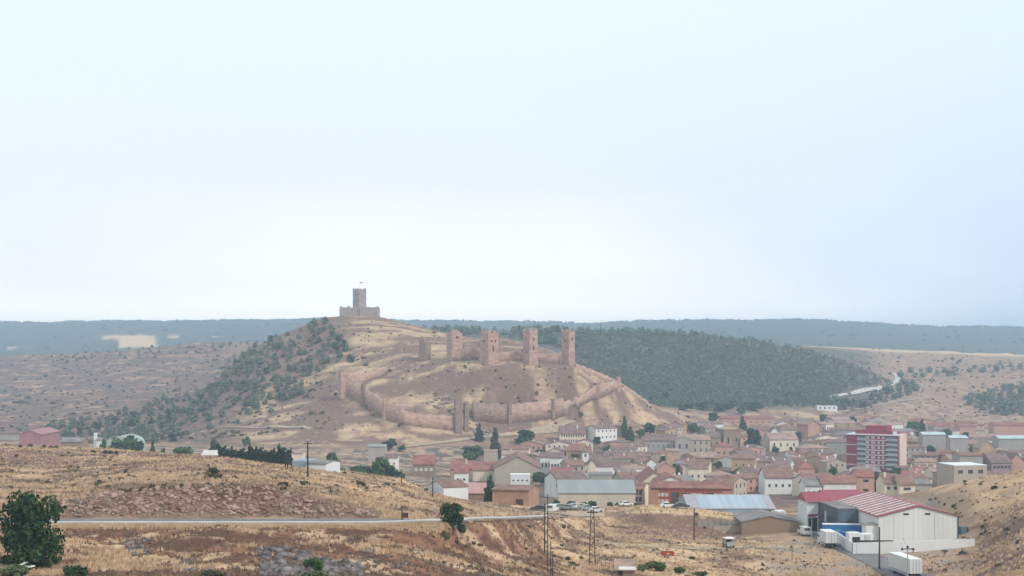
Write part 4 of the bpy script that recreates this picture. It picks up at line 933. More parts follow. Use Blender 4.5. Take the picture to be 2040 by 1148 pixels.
# arched greenhouse
g0 = at(238, 840); gh = empty('greenhouse', (g0.x, g0.y, zpx(887, 840)), 0)
pr = [(-8.6 * math.cos(t), 4.7 * math.sin(t)) for t in [math.pi * k / 12 for k in range(13)]]
MB().prism([(-8.6, -8), (8.6, -8)] + [(x, z) for x, z in reversed(pr)], 0, 24, 'y').build('cover', mat('pale_green_plastic', '#a9b4ad', '#98a49d', .3, rough=.5), gh)
for k in range(4): MB().prism([(x * 1.012, z * 1.012) for x, z in pr] + [(x * 1.03, z * 1.03) for x, z in reversed(pr)], k * 7.8 - .05, k * 7.8 + .25, 'y').build('hoop', M['metalg'], gh)
tag(gh, 'rounded pale green greenhouse behind the broad green tree', 'greenhouse')
hero(402, 438, 898, 907, 640, 12, 'dark walled barn with a white roof at the left end of the cypress row', 'w_stone', 'winl', name='barn', cat='barn', sink=8)
hero(733, 768, 886, 890, 880, 10, 'low shed with a blue grey roof at the foot of the castle hill', 'w_grey', 'hallroof', name='shed', cat='shed', sink=4)
hero(766, 792, 904, 912, 830, 10, 'small white cottage with a dusky roof below the castle path', 'w_white', 'r_dusky', cat='house', sink=4, front=(2, 1, .9, 1))
hero(575, 604, 899, 903, 800, 8, 'long cream yard wall building right of the cypress row', 'w_cream', 'r_pale', name='farm_building', cat='farm building', sink=5)
fb_ = hero(618, 660, 953, 959, 372, 9, 'white walled field barn with a grey lean roof and a pale blue end', 'whitep', 'r_grey', name='barn', cat='barn', rz=math.radians(-16), o=.2)
MB().box(-6.6, -2.7, -4.2, 3.0, -1, 2.9).build('lean_to', M['bluewall'], fb_)

# --- the rest of the town, house by house
TOWN = [(986, 916, 50, 24), (955, 880, 28, 18), (940, 920, 26, 52), (1046, 886, 24, 44), (1244, 872, 34, 14), (1255, 885, 28, 22), (1294, 866, 20, 26), (1378, 866, 20, 34), (1276, 872, 14, 20), (1500, 898, 36, 36),
        (1746, 982, 34, 26), (1660, 952, 18, 22), (1346, 950, 20, 26), (1812, 861, 17, 16), (1824, 861, 17, 18), (1837, 861, 21, 14), (1832, 873, 12, 20), (1884, 881, 22, 30), (1925, 882, 18, 20), (2022, 958, 26, 40),
        (1985, 956, 16, 26), (1575, 918, 22, 18), (1480, 862, 26, 16), (1785, 952, 16, 28), (1700, 852, 18, 16), (1640, 845, 16, 18), (1420, 846, 20, 24), (1440, 820, 14, 40), (1400, 815, 12, 40), (1500, 818, 16, 40),
        (1365, 818, 12, 36), (1475, 828, 14, 22), (1085, 962, 14, 20), (1100, 975, 20, 34), (1078, 968, 22, 40), (1000, 960, 18, 30), (1120, 985, 26, 30), (1190, 946, 10, 40), (760, 930, 34, 46), (785, 934, 22, 44), (722, 938, 20, 60), (690, 938, 16, 50),
        (775, 896, 18, 30), (660, 910, 26, 40), (640, 922, 14, 60), (800, 900, 10, 18), (610, 928, 14, 50), (365, 912, 22, 52), (305, 902, 22, 18), (322, 906, 14, 18), (245, 896, 26, 66), (275, 898, 18, 34), (205, 890, 16, 16), (490, 890, 16, 18), (425, 888, 14, 24),
        (1495, 1052, 14, 30), (1510, 1054, 16, 20), (1800, 975, 14, 16), (1560, 895, 12, 18), (1725, 925, 8, 14), (1140, 880, 10, 14), (1075, 905, 8, 20), (1960, 968, 12, 22), (2035, 945, 26, 36), (1210, 905, 14, 18), (1320, 925, 14, 16), (1430, 935, 13, 18), (1545, 905, 13, 16), (1590, 878, 14, 18), (1680, 905, 13, 16), (1855, 905, 14, 20), (1940, 905, 14, 18), (1870, 935, 14, 22), (1620, 945, 12, 16), (1465, 950, 13, 18), (1190, 885, 12, 18), (1400, 905, 12, 16)]
KEEP = list(HEROES)
for (px, pb, hh, ww) in TOWN:
    if px > 1000: KEEP.append((px - ww * .45, px + ww * .45, pb - hh * .3, gp(px, pb, 560 if pb < 1000 else 350).y))
def covers(px0, px1, top, D):
    for a, b, lim, Dh in KEEP:
        if D < Dh - 4 and top < lim and min(px1, b) - max(px0, a) > .12 * min(b - a, px1 - px0): return True
    return False
LOOKW = dict(cream='cream', white='white', ochre='ochre', pink='pink', grey='grey', beige='beige', tan='tan', stone='stone')
LOOKR = dict(brown='brown', rust='rust red', red='red', dusky='dusky', pale='pale', grey='grey')
rt = random.Random(11); NH = 0; CAND = []
def left_edge(D):
    return float(np.interp(D, [560, 620, 700, 800, 900, 960, 1020, 1090, 1180, 1260, 1340], [1180, 1085, 1085, 1030, 1000, 1000, 1075, 1290, 1420, 1500, 1590]))
D = 588.0
XT = []
while D < 1345 and NH < 420:
    px = left_edge(D) + rt.uniform(0, 30)
    while px < 2075 and NH < 420:
        w = rt.uniform(8, 15) * (1.3 if D > 900 else 1); dp = rt.uniform(9, 13)
        wpx = w * F / D; x = (px + wpx / 2 - CX) / F * D; y = D + rt.uniform(-5, 5)
        rz = rt.gauss(0, .22) + (.5 if fbm(np.array(x / 90), np.array(y / 90), 77, 2) > .55 else -.1)
        rxx = (w * abs(math.cos(rz)) + dp * abs(math.sin(rz))) / 2; ryy = (w * abs(math.sin(rz)) + dp * abs(math.cos(rz))) / 2
        skip = rt.random() < .07
        # picture test: is any of it in sight over the nearer ground
        z = ground(x, y); he = rt.choice([4.6, 5.4, 6.2, 6.8, 7.4, 8.2]) if not (1670 < px < 1810 and 640 < D < 850) else 4.4; hr = he + dp * rt.uniform(.14, .21)
        ok = vis(px + wpx / 2, HY - (z + hr) * F / y, y) and not covers(px, px + wpx, HY - (z + he + (hr - he) * .6) * F / y, y) and not (px > 1830 and D < 640)
        if not skip and ok and free(x, y, rxx * .93, ryy * .93, .2):
            wl = rt.choices(list(WALLS), [26, 22, 12, 9, 8, 12, 7, 4])[0]; rf = rt.choices(list(ROOFS), [32, 9, 6, 26, 20, 7])[0]
            if px > 1780 and rt.random() < .35: rf = rt.choice(['pale', 'red'])
            kd = rt.choices(['gable', 'hip'], [78, 22])[0]; rdg = rt.choices(['x', 'y'], [72, 28])[0]
            n = max(2, int(w / 3.2)); fr = None
            if D < 1120 and rt.random() < .8: fr = (n, 2 if he > 5.5 else 1, rt.uniform(.8, 1.1), rt.uniform(1.2, 1.5))
            lk = f"{LOOKW[wl]} house, {'hipped' if kd == 'hip' else 'gabled'} {LOOKR[rf]} roof"
            CAND.append((he * w / y, x, y, w, dp, he, hr, rz, rdg, kd, wl, rf, fr, lk, rt.choice([0, 1, 1, 2]))); FOOT.append((x, y, rxx, ryy))
            if 0: house(x, y, w, dp, he, hr, rz, rdg, kd, 'w_' + wl, 'r_' + rf, front=fr, chimney=rt.choice([0, 1, 1, 2]) if kd == 'gable' else 0, look=lk, group='houses of the old town', cat='house')
            NH += 1; px += wpx + rt.uniform(0.2, 2.5) * F / D
        else: px += wpx * .35
    D += 19 + (D - 588) * .022
CAND.sort(key=lambda t: -t[0])
NHOUSE = sum(1 for o in COL.objects if o.name.split('.')[0] == 'house' and o.parent is None)
print('town houses', NH, D, NHOUSE)
for (_, x, y, w, dp, he, hr, rz, rdg, kd, wl, rf, fr, lk, nch) in CAND[:300 - NHOUSE]:
    house(x, y, w, dp, he, hr, rz, rdg, kd, 'w_' + wl, 'r_' + rf, front=fr, chimney=nch if kd == 'gable' else 0, look=lk, group='houses of the old town', cat='house')
# past three hundred houses: the small far ones as one mass
FV = []; FF = []; FM = []; FMATS = [M['w_' + k] for k in WALLS] + [M['r_' + k] for k in ROOFS]
for (_, x, y, w, dp, he, hr, rz, rdg, kd, wl, rf, fr, lk, nch) in CAND[300 - NHOUSE:]:
    zb = ground(x, y); c, s = math.cos(rz), math.sin(rz); a, b = (w, dp) if rdg == 'x' else (dp, w)
    m1 = MB().prism([(-b / 2, -1.6), (b / 2, -1.6), (b / 2, he), (0, hr), (-b / 2, he)], -a / 2, a / 2, 'x'); m2 = MB().prism(roof_profile(b, he, hr), -a / 2 - .3, a / 2 + .3, 'x')
    for mb_, mi in ((m1, list(WALLS).index(wl)), (m2, len(WALLS) + list(ROOFS).index(rf))):
        o_ = len(FV)
        for (u, v, z) in mb_.v:
            if rdg != 'x': u, v = -v, u
            FV.append((x + u * c - v * s, y + u * s + v * c, zb + z))
        for f in mb_.f: FF.append(tuple(i + o_ for i in f)); FM.append(mi)
if FV:
    me = bpy.data.meshes.new('far_houses'); me.from_pydata(FV, [], FF)
    for m_ in FMATS: me.materials.append(m_)
    me.polygons.foreach_set('material_index', FM); o_ = bpy.data.objects.new('far_houses', me); COL.objects.link(o_); tag(o_, kind='stuff')
#@@PART4
# ------------------------------------------------------------------ vegetation
def leaf_cloud(lobes, n, size, rng, flat=1.0):
    """n leaf-sized quads spread through ellipsoid lobes (cx, cy, cz, rx, ry, rz); returns V, Q"""
    L = np.array(lobes, float); vol = L[:, 3] * L[:, 4] * L[:, 5]; k = rng.choice(len(L), n, p=vol / vol.sum())
    d = rng.normal(size=(n, 3)); d /= np.linalg.norm(d, axis=1)[:, None]
    r = rng.uniform(.45, 1.08, n) ** .6
    c = L[k, :3] + d * L[k, 3:] * r[:, None]
    nrm = d + rng.normal(size=(n, 3)) * .55; nrm[:, 2] += .25; nrm /= np.linalg.norm(nrm, axis=1)[:, None]
    a = np.cross(nrm, rng.normal(size=(n, 3))); a /= np.linalg.norm(a, axis=1)[:, None]; b = np.cross(nrm, a)
    s = size * rng.uniform(.6, 1.35, n)[:, None]
    V = np.stack([c - a * s - b * s * .6, c + a * s - b * s * .7, c + a * s * .7 + b * s * .7, c - a * s * .8 + b * s * .6], 1).reshape(-1, 3)
    return V, np.arange(4 * n).reshape(-1, 4)
def trunk_mesh(h, r, rng, limbs=4, top=.8):
    mb = MB(); p = Vector((0, 0, -.6)); seg = 5
    for i in range(seg):
        q = Vector((rng.normal() * .04 * h * .3, rng.normal() * .04 * h * .3, h * top * (i + 1) / seg))
        mb.tube(p, q, r * (1 - i / seg * .75), r * (1 - (i + 1) / seg * .75), 7); p = q
    for k in range(limbs):
        z = h * rng.uniform(.3, .65); t = rng.uniform(0, 6.28); l = h * rng.uniform(.18, .3)
        mb.tube((0, 0, z), (math.cos(t) * l, math.sin(t) * l, z + l * .6), r * .35, r * .1, 5)
    return mb
def me_of(mb, m, name):
    me = bpy.data.meshes.new(name); me.from_pydata(mb.v, [], mb.f); me.materials.append(m); return me
def crown_mesh(kind, h, w, n, size, rng, m, name):
    L = []; leafy_low = kind == 'bushy'
    if kind == 'pine':        # broad cone with irregular tiers
        for k in range(9):
            t = k / 8; z = h * (.16 + .76 * t); rr = w * .5 * (1 - t ** 1.5 * .68) * rng.uniform(.8, 1.1)
            a = rng.uniform(0, 6.28); o = rr * .35
            L.append((math.cos(a) * o, math.sin(a) * o, z, rr * .85, rr * .85, h * .13))
            if t < .6: a += 2.5; L.append((math.cos(a) * o * 1.6, math.sin(a) * o * 1.6, z - h * .03, rr * .6, rr * .6, h * .1))
    elif kind == 'cypress':
        for k in range(8):
            t = k / 7; L.append((rng.normal() * .05, rng.normal() * .05, h * (.08 + .84 * t), w * .5 * (1 - t) ** .75 + .02, w * .5 * (1 - t) ** .75 + .02, h * .11))
    elif kind == 'shrub':
        for k in range(7): a = rng.uniform(0, 6.28); o = rng.uniform(0, .3) * w; L.append((math.cos(a) * o, math.sin(a) * o, h * rng.uniform(.3, .62), w * .26, w * .26, h * rng.uniform(.25, .38)))
    else:                      # broadleaf
        lo_ = .10 if leafy_low else .26
        for k in range(30 if leafy_low else 13):
            a = rng.uniform(0, 6.28); z = rng.uniform(lo_, .88); o = w * .36 * math.sqrt(max(0.05, 1 - ((z - .48) / .5) ** 2)) * rng.uniform(.55, 1.05)
            s = rng.uniform(.15, .22); L.append((math.cos(a) * o, math.sin(a) * o, z * h, w * s, w * s, h * s * .85))
        L.append((0, 0, h * .55, w * .26, w * .26, h * .28))
    V, Q = leaf_cloud(L, n, size, rng)
    V[:, 2] = np.maximum(V[:, 2], .05)
    me = np_mesh(name, V, Q, m).data; o = bpy.data.objects[-1] if False else None
    return me
def drop_mesh_objects(before):
    for o in list(COL.objects):
        if o not in before: bpy.data.objects.remove(o)
PROTO = {}
def proto(kind, v, leafy, m):
    key = (kind, v, leafy, m)
    if key in PROTO: return PROTO[key]
    rng = np.random.default_rng(hash((kind, v)) % 1000 if False else (len(kind) * 100 + v))
    W = {'pine': .62, 'cypress': .32, 'shrub': 1.25, 'broadleaf': .95, 'bushy': .98}[kind]
    V = None; L = []
    cm = crown_mesh(kind, 1.0, W, leafy, (.045 if kind == 'cypress' else .078) if leafy < 600 else 1.75 / math.sqrt(leafy), rng, M[m], 'tree_crown')
    ob = [o for o in COL.objects if o.data is cm][0]; bpy.data.objects.remove(ob)
    tmesh = me_of(trunk_mesh(1.0, .028, rng, 4), M['bark'], 'tree_trunk')
    PROTO[key] = (cm, tmesh, W); return PROTO[key]
def tree(p, h, w, kind='broadleaf', m='leaf', leafy=260, name='tree', v=None, label=None, look=None, group=None, cat='tree', parts=True):
    v = random.randrange(5) if v is None else v
    cm, tm_, W = proto(kind, v, leafy, m); r = empty(name, (p[0], p[1], p[2] - .1), random.uniform(0, 6.28))
    c = bpy.data.objects.new('crown' if kind != 'shrub' else 'foliage', cm); COL.objects.link(c); c.parent = r; c.scale = (w / W, w / W, h)
    t = bpy.data.objects.new('trunk' if kind != 'shrub' else 'stem', tm_); COL.objects.link(t); t.parent = r; t.scale = (h, h, h * (.9 if kind != 'shrub' else .5))
    if label: tag(r, label, cat, group)
    else: tag(r, None, cat, group); px, py = topix((p[0], p[1], p[2] + h / 2)); reg(r, look, px, py)
    return r
def tpx(px, pb, hpx, wpx, kind='broadleaf', m='leaf', dmin=150, D=None, **k):
    p = at(px, D) if D else gp(px, pb, dmin)
    base = p.copy()
    if D: base.z = zpx(pb, D) if zpx(pb, D) > p.z - 8 else p.z; base.z = min(base.z, p.z) if base.z < p.z else p.z if abs(base.z - p.z) < .5 else base.z
    h = hpx / F * p.y
    if D: h = zpx(pb - hpx, D) - p.z; base = p
    return tree(base, max(h, .4), wpx / F * p.y, kind, m, **k)

# --- big roadside trees, shrubs near the camera
tpx(64, 1112, 136, 132, 'bushy', 'leafd', D=176, leafy=5600, name='tree', label='big dense dark green tree at the left edge, down to the ground', parts=True)
tpx(898, 1047, 45, 54, 'bushy', 'leafd', dmin=214, leafy=1800, name='tree', label='round dark green tree standing at the roadside right of the rail')
tpx(918, 1062, 26, 26, 'shrub', 'leaf', dmin=196, leafy=500, name='shrub', cat='shrub', label='green bush just below the round roadside tree')
for (px, pb, hh, ww, m, lab) in ((30, 1150, 36, 70, 'olive', 'low grey green bush in the bottom left corner'), (152, 1152, 34, 56, 'leafd', 'dark round bush at the bottom edge right of the big leafy tree'),
        (8, 1128, 26, 44, 'olive', 'grey green bush at the left edge below the big leafy tree'), (105, 1126, 20, 40, 'olive', 'low bush at the right foot of the big leafy tree'),
        (75, 1134, 22, 60, 'shrub', 'spreading olive brown bush between the bottom left bushes'),
        (626, 1140, 36, 44, 'leaf', 'bright green bush growing out of the dark rock heap'), (622, 1156, 22, 60, 'olive', 'pale green bush at the bottom edge below the rock heap'),
        (428, 1150, 18, 60, 'shrub', 'low olive brown bush at the bottom edge left of the rock heap')):
    tpx(px, pb, hh, ww, 'shrub', m, leafy=700, name='shrub', cat='shrub', label=lab)
for (px, pb, hh, ww, lab) in ((1254, 1130, 24, 26, 'yellow green bush beside the white sheet roofed shed'), (1310, 1138, 22, 46, 'dark green bush in the bottom field, left of a smaller one'), (1357, 1143, 18, 30, 'small dark green bush in the bottom field, right of a larger one'), (1275, 1138, 18, 28, 'dull green bush between the yellow green bush and the dark one'), (1395, 1148, 12, 34, 'flat dark bush at the bottom edge of the field')):
    tpx(px, pb, hh, ww, 'shrub', 'leaf' if 'yellow' not in lab else 'olive', leafy=450, name='shrub', cat='shrub', label=lab)
for (px, pb, hh, ww) in ((1112, 1004, 12, 26), (1135, 1006, 10, 30), (1160, 1006, 9, 24), (1182, 1006, 10, 22), (1215, 1009, 12, 20), (1228, 1009, 11, 20), (1240, 1009, 12, 22), (1262, 1010, 9, 18), (1272, 1010, 8, 14)):
    tpx(px, pb, hh, ww, 'shrub', 'leafd', D=462, leafy=300, name='shrub', cat='shrub', look='dark bush', group='bushes behind the car park')
for (px, pb) in ((1240, 1000), (427, 944), (1957, 1052), (1955, 1068), (1900, 1012), (250, 942), (42, 892), (62, 891), (88, 893), (112, 894), (185, 903), (211, 904), (220, 905), (232, 905)):
    tpx(px, pb, 9 if px != 427 else 16, 14 if px != 427 else 24, 'shrub', 'shrub' if px != 427 else 'leafd', dmin=240, leafy=260, name='shrub', cat='shrub', look='small dark bush in dry grass', group='bushes on the dry slopes')
# --- conifers of the field edge: the cypress row
for k in range(24):
    u = k / 23; px = 437 + u * 138; top = [888, 896, 893, 899, 894, 901, 903, 900, 897, 904][k % 10] - (0 if 0 < k < 23 else 2) + 3 * u
    tpx(px, 920 + 9 * u, 920 + 9 * u - top + 9, 11 + (k * 7 % 4), 'cypress', 'cyp', D=500 - 40 * u, leafy=720, name='cypress_tree', group='cypresses in the dense row', label='dark cypress in the dense straight row at the field edge')
tpx(573, 930, 36, 16, 'cypress', 'cyp', D=462, leafy=720, name='cypress_tree', label='slightly taller cypress closing the right end of the dense row')
tpx(976, 992, 46, 22, 'pine', 'cyp', D=425, leafy=700, name='conifer_tree', label='dark conifer between the pink roofed barn and the ochre shed')
for i, (px, pb, hh, ww) in enumerate(TOWN):
    con = hh > ww * 1.15; p = gp(px, pb, 560 if pb < 1000 else 350)
    if px < 480 and pb < 915: p = at(px, 760); h = zpx(pb - hh, 760) - p.z
    elif px < 830 and pb > 905: p = at(px, 640); h = (zpx(pb - hh, 640) - p.z) * .8
    else: h = hh * 1.25 / F * p.y
    tree(p, max(h, 2.5), ww / F * p.y, 'pine' if con else 'broadleaf', 'cyp' if con else ('leaf' if i % 3 else 'leafd'), leafy=520, name='conifer_tree' if con else 'tree', look='dark upright conifer' if con else 'round dark green tree', group='trees in and round the town')

# --- pine slopes: sampled where the picture shows them
def inpoly(x, y, pg):
    c = False; j = len(pg) - 1
    for i in range(len(pg)):
        if (pg[i][1] > y) != (pg[j][1] > y) and x < (pg[j][0] - pg[i][0]) * (y - pg[i][1]) / (pg[j][1] - pg[i][1]) + pg[i][0]: c = not c
        j = i
    return c
rp = random.Random(5)
def scatter(pg, n, sx, sy, dmin, keep=None, tries=40):
    xs = [a for a, _ in pg]; ys = [b for _, b in pg]; got = []; cell = {}
    for _ in range(n * tries):
        if len(got) >= n: break
        x, y = rp.uniform(min(xs), max(xs)), rp.uniform(min(ys), max(ys))
        if not inpoly(x, y, pg) or (keep and rp.random() > keep(x, y)): continue
        kx, ky = int(x / sx), int(y / sy)
        if any(abs(x - a) < sx and abs(y - b) < sy for i in (-1, 0, 1) for j in (-1, 0, 1) for a, b in cell.get((kx + i, ky + j), ())): continue
        cell.setdefault((kx, ky), []).append((x, y)); got.append((x, y, gp(x, y, dmin)))
    return got
def cl(x, y, s=45): return float(fbm(np.array(x / s), np.array(y / (s * .55)), 91, 3))
LEFT = scatter([(655, 640), (600, 640), (560, 655), (500, 690), (440, 730), (425, 760), (440, 795), (500, 812), (560, 800), (600, 790), (620, 752), (690, 712), (705, 700), (690, 690), (668, 668)], 170, 9, 5, 980, lambda x, y: 1.0 if cl(x, y, 30) > .46 else .12)
LEFT2 = scatter([(440, 760), (390, 780), (300, 800), (215, 835), (200, 880), (330, 884), (380, 850), (520, 822), (560, 800)], 60, 10, 6, 950, lambda x, y: 1.0 if cl(x, y, 60) > .47 else .08)
LEFT2 += scatter([(60, 892), (75, 852), (170, 838), (250, 818), (330, 792), (420, 772), (440, 800), (380, 846), (340, 884), (200, 890)], 95, 9, 6, 950, lambda x, y: 1.0 if cl(x, y, 60) > .40 else .3)
LEFT3 = [(x, y, gp(x, y, 950)) for x, y in ((474, 844), (418, 856), (540, 822), (505, 812), (330, 866), (290, 862), (262, 850), (240, 872), (225, 872), (345, 880), (310, 878), (180, 884), (95, 878), (140, 880), (700, 722), (696, 716))]
MID = scatter([(830, 660), (880, 655), (960, 655), (1150, 655), (1150, 700), (1000, 668), (880, 672)], 100, 6, 3, 1400)
HILLP = [(1150, 662), (1300, 662), (1400, 667), (1500, 675), (1600, 700), (1655, 715), (1720, 738), (1778, 764), (1770, 772), (1690, 768), (1660, 800), (1700, 800), (1700, 812), (1560, 808), (1400, 814), (1330, 812), (1285, 803), (1240, 765), (1150, 726)]
def hk(x, y):
    if 1205 < x < 1335 and 692 < y < 758: return .16
    if 1560 < x < 1690 and 738 < y < 762: return .10
    if 1400 < x < 1520 and 782 < y < 800: return .2
    return 1.0 if cl(x, y, 38) > .44 else .30
HILL = scatter(HILLP, 1500, 6.5, 3.6, 1380, hk, tries=25)
LANE = scatter([(1660, 815), (1720, 800), (1790, 765), (1825, 765), (1835, 780), (1760, 805), (1700, 820)], 34, 9, 6, 1400) + scatter([(1780, 745), (1870, 740), (1990, 728), (2040, 728), (2040, 738), (1870, 752), (1790, 755)], 26, 12, 5, 1500)
RIGHT = scatter([(1920, 790), (1960, 785), (2040, 765), (2040, 830), (1985, 830), (1925, 806)], 60, 8, 5, 1350)
FARL = scatter([(90, 706), (300, 692), (430, 684), (500, 684), (480, 695), (300, 712), (120, 728)], 60, 9, 4, 1200, lambda x, y: .9 if cl(x, y, 50) > .45 else .15)
PINES = [(q, 'left') for q in LEFT] + [(q, 'left') for q in LEFT2] + [(q, 'left') for q in LEFT3] + [(q, 'mid') for q in MID] + [(q, 'hill') for q in HILL] + [(q, 'lane') for q in LANE] + [(q, 'right') for q in RIGHT] + [(q, 'farl') for q in FARL]
PL = []
for (x, y, g), zn in PINES:
    h = rp.uniform(3.6, 6.4) * (1.5 if zn == 'mid' else 0.95 if zn == 'left' else (1.25 if y < 672 and zn == 'hill' else 1.0))
    if zn in ('lane', 'right'): h *= 1.35
    if zn == 'farl': h *= .7
    PL.append((h / g.y, g, h, zn, x, y))
PL.sort(key=lambda t: -t[0])
PHR = dict(left=('dark pine on the wooded slope left of the castle hill', 'pines on the slope below the hilltop tower'), mid=('dark pine in the skyline wood behind the castle towers', 'pines behind the castle'),
           hill=('dark pine in the dense wood covering the hill right of the castle', 'pines on the wooded hill'), lane=('dark green tree lining the pale road on the right hills', 'trees along the right hill road'),
           right=('dark tree in the small wood at the right edge above the town', 'trees of the right edge wood'), farl=('small dark tree on the far brown slope at the left', 'trees on the far left slope'))
NIND = 292
for k, (_, g, h, zn, x, y) in enumerate(PL[:NIND]):
    lab, grp = PHR[zn]
    broad = zn in ('lane', 'right')
    if rp.random() < .6: broad = True
    w = h * rp.uniform(.85, 1.05) * (1.25 if broad else 1)
    tree(g, h, w, 'bushy' if broad else 'pine', 'pine' if rp.random() < .85 else 'cyp', leafy=200, name='pine_tree', label=lab, group=grp)
V_, Q_ = [], []; off = 0
for (_, g, h, zn, x, y) in PL[NIND:]:
    cm, tm_, W = proto('bushy' if rp.random() < .68 else 'pine', rp.randrange(5), 110, 'pine')
    key = cm.name
    n = len(cm.vertices); co = np.empty(n * 3, np.float32); cm.vertices.foreach_get('co', co); co = co.reshape(-1, 3)
    w = h * rp.uniform(1.0, 1.4); a = rp.uniform(0, 6.28); c_, s_ = math.cos(a), math.sin(a)
    P3 = np.stack([(co[:, 0] * c_ - co[:, 1] * s_) * w / W + g.x, (co[:, 0] * s_ + co[:, 1] * c_) * w / W + g.y, co[:, 2] * h + g.z - .1], -1)
    V_.append(P3); Q_.append(np.arange(n).reshape(-1, 4) + off); off += n
if V_: tag(np_mesh('pine_forest', np.concatenate(V_), np.concatenate(Q_), M['pine']), kind='stuff')
# far wooded ridge: one mass of crowns
N = 3000; fx = RNG.uniform(-500, 2500, N); 
fV = []; fQ = []; off = 0
jv = []
for k in range(N):
    D = 5200 - abs(RNG.normal()) * 900 if k % 3 else RNG.uniform(3350, 5200)
    if k % 2 == 0: D = RNG.uniform(5120, 5215)
    if D < 3350 or (k % 2 and k % 8 > 2): continue
    x = (fx[k] - CX) / F * D; z = ground(x, D); px, py = topix((x, D, z))
    if 192 < px < 332 and 662 < py < 697: continue
    jv.append((x, D, z, RNG.uniform(4, 7)))
jv = np.array(jv); n = len(jv); m_ = 9
d3 = RNG.normal(size=(n, m_, 3)); d3 /= np.linalg.norm(d3, axis=2)[..., None]; d3[..., 2] = np.abs(d3[..., 2])
c3_ = jv[:, None, :3] + d3 * (jv[:, None, 3:] * np.array([.75, .75, .62])); c3_[..., 2] += jv[:, None, 3] * .2
aa = np.cross(d3, RNG.normal(size=(n, m_, 3))); aa /= np.linalg.norm(aa, axis=2)[..., None]; bb_ = np.cross(d3, aa); ss = jv[:, None, 3:] * .42
VV = np.stack([c3_ - aa * ss - bb_ * ss, c3_ + aa * ss - bb_ * ss, c3_ + aa * ss + bb_ * ss, c3_ - aa * ss + bb_ * ss], 2).reshape(-1, 3)
tag(np_mesh('far_forest', VV, np.arange(len(VV)).reshape(-1, 4), mat('far_forest_leaves', '#36443a', '#2c3a32', .02)), kind='stuff')

# --- low scrub on the hills and grass on the near slopes (nobody could count them)
def cloud_stuff(name, pts, sizes, per, m, hscale=.7, seed=3):
    rng = np.random.default_rng(seed); n = len(pts); pts = np.array(pts); sz = np.array(sizes)[:, None, None]
    d = rng.normal(size=(n, per, 3)); d /= np.linalg.norm(d, axis=2)[..., None]; d[..., 2] = np.abs(d[..., 2]) * hscale
    c = pts[:, None, :] + d * sz * rng.uniform(.5, 1, (n, per, 1)); a = np.cross(d, rng.normal(size=(n, per, 3))); a /= np.linalg.norm(a, axis=2)[..., None]
    b = np.cross(d, a); s = sz * .42
    V = np.stack([c - a * s - b * s, c + a * s - b * s, c + a * s + b * s, c - a * s + b * s], 2).reshape(-1, 3)
    return tag(np_mesh(name, V, np.arange(len(V)).reshape(-1, 4), m), kind='stuff')
sp = []; ss_ = []
for (x0, x1, y0, y1, n, dm, s0, s1) in ((0, 560, 700, 880, 900, 1000, .7, 2.0), (480, 1380, 640, 850, 620, 930, .5, 1.3), (250, 690, 650, 860, 420, 960, .6, 1.6), (1160, 1760, 670, 812, 1500, 1380, .7, 1.7), (1780, 2040, 705, 840, 420, 1350, .8, 2.2), (1560, 1800, 690, 830, 200, 1400, .8, 1.8),
        (0, 860, 885, 985, 260, 252, .25, .7), (1850, 2040, 960, 1140, 120, 240, .2, .6), (850, 1700, 1050, 1140, 160, 200, .2, .5)):
    for _ in range(n):
        px, py = rp.uniform(x0, x1), rp.uniform(y0, y1)
        if dm < 600 and not (8.0 > 0): continue
        g = gp(px, py, dm)
        if cl(px, py, 70) < .45 and rp.random() < .75: continue
        if dm < 600 and g.y > 500: continue
        sp.append(tuple(g)); ss_.append(rp.uniform(s0, s1) * (1 + (rp.random() < .08)))
cloud_stuff('low_scrub', sp, ss_, 9, M['shrub'])
# dry grass tufts: thin blades standing out of the near ground
rng = np.random.default_rng(12)
def grass(name, n, m, x0, x1, d0, d1, h0, h1, test, blades=4):
    px = rng.uniform(x0, x1, n); D = d0 * (d1 / d0) ** rng.uniform(0, 1, n)
    j = np.clip(np.searchsorted(PXS, px) - 1, 0, len(PXS) - 2); i = np.clip(np.searchsorted(DS, D) - 1, 0, len(DS) - 2)
    u = (px - PXS[j]) / (PXS[j + 1] - PXS[j]); v = (D - DS[i]) / (DS[i + 1] - DS[i])
    def bl(A): return (A[i, j] * (1 - u) + A[i, j + 1] * u) * (1 - v) + (A[i + 1, j] * (1 - u) + A[i + 1, j + 1] * u) * v
    z = bl(ZT); band = bl(BAND); y_ = HY - F * z / D
    x = (px - CX) / F * D
    den = fbm(x / 9, D / 4, 61, 4, .6); bare = (band > 2.8) & (band < 4.95) & (px < 1150) & (px > 130) & (fbm(x / 14, D / 9, 71, 3) > .40) & (band < 4.85)
    den = np.where(bare, den - .15, den); den = np.where((band < 4.0) & (px > 380) & (px < 1000), den - .10, den)
    ok = test(px, D, band, y_, den); x, D, z = x[ok], D[ok], z[ok]; n = len(x)
    hgt = rng.uniform(h0, h1, (n, blades)); an = rng.uniform(0, 6.28, (n, blades)); lean = rng.uniform(.1, .7, (n, blades)) * hgt
    bx = x[:, None] + rng.normal(0, .12, (n, blades)); by = D[:, None] + rng.normal(0, .12, (n, blades)); bz = np.repeat(z[:, None], blades, 1)
    wv = rng.uniform(.05, .13, (n, blades))
    V = np.stack([np.stack([bx - wv, by, bz - .05], -1), np.stack([bx + wv, by, bz - .05], -1), np.stack([bx + np.cos(an) * lean, by + np.sin(an) * lean, bz + hgt], -1)], 2).reshape(-1, 3)
    tag(np_mesh(name, V, np.arange(len(V)).reshape(-1, 3), m), kind='stuff')
M['straw'] = mat('straw_blades', '#dabd9c', '#b3967a', .35, rough=1, spec=.05, lo=.3, hi=.7)
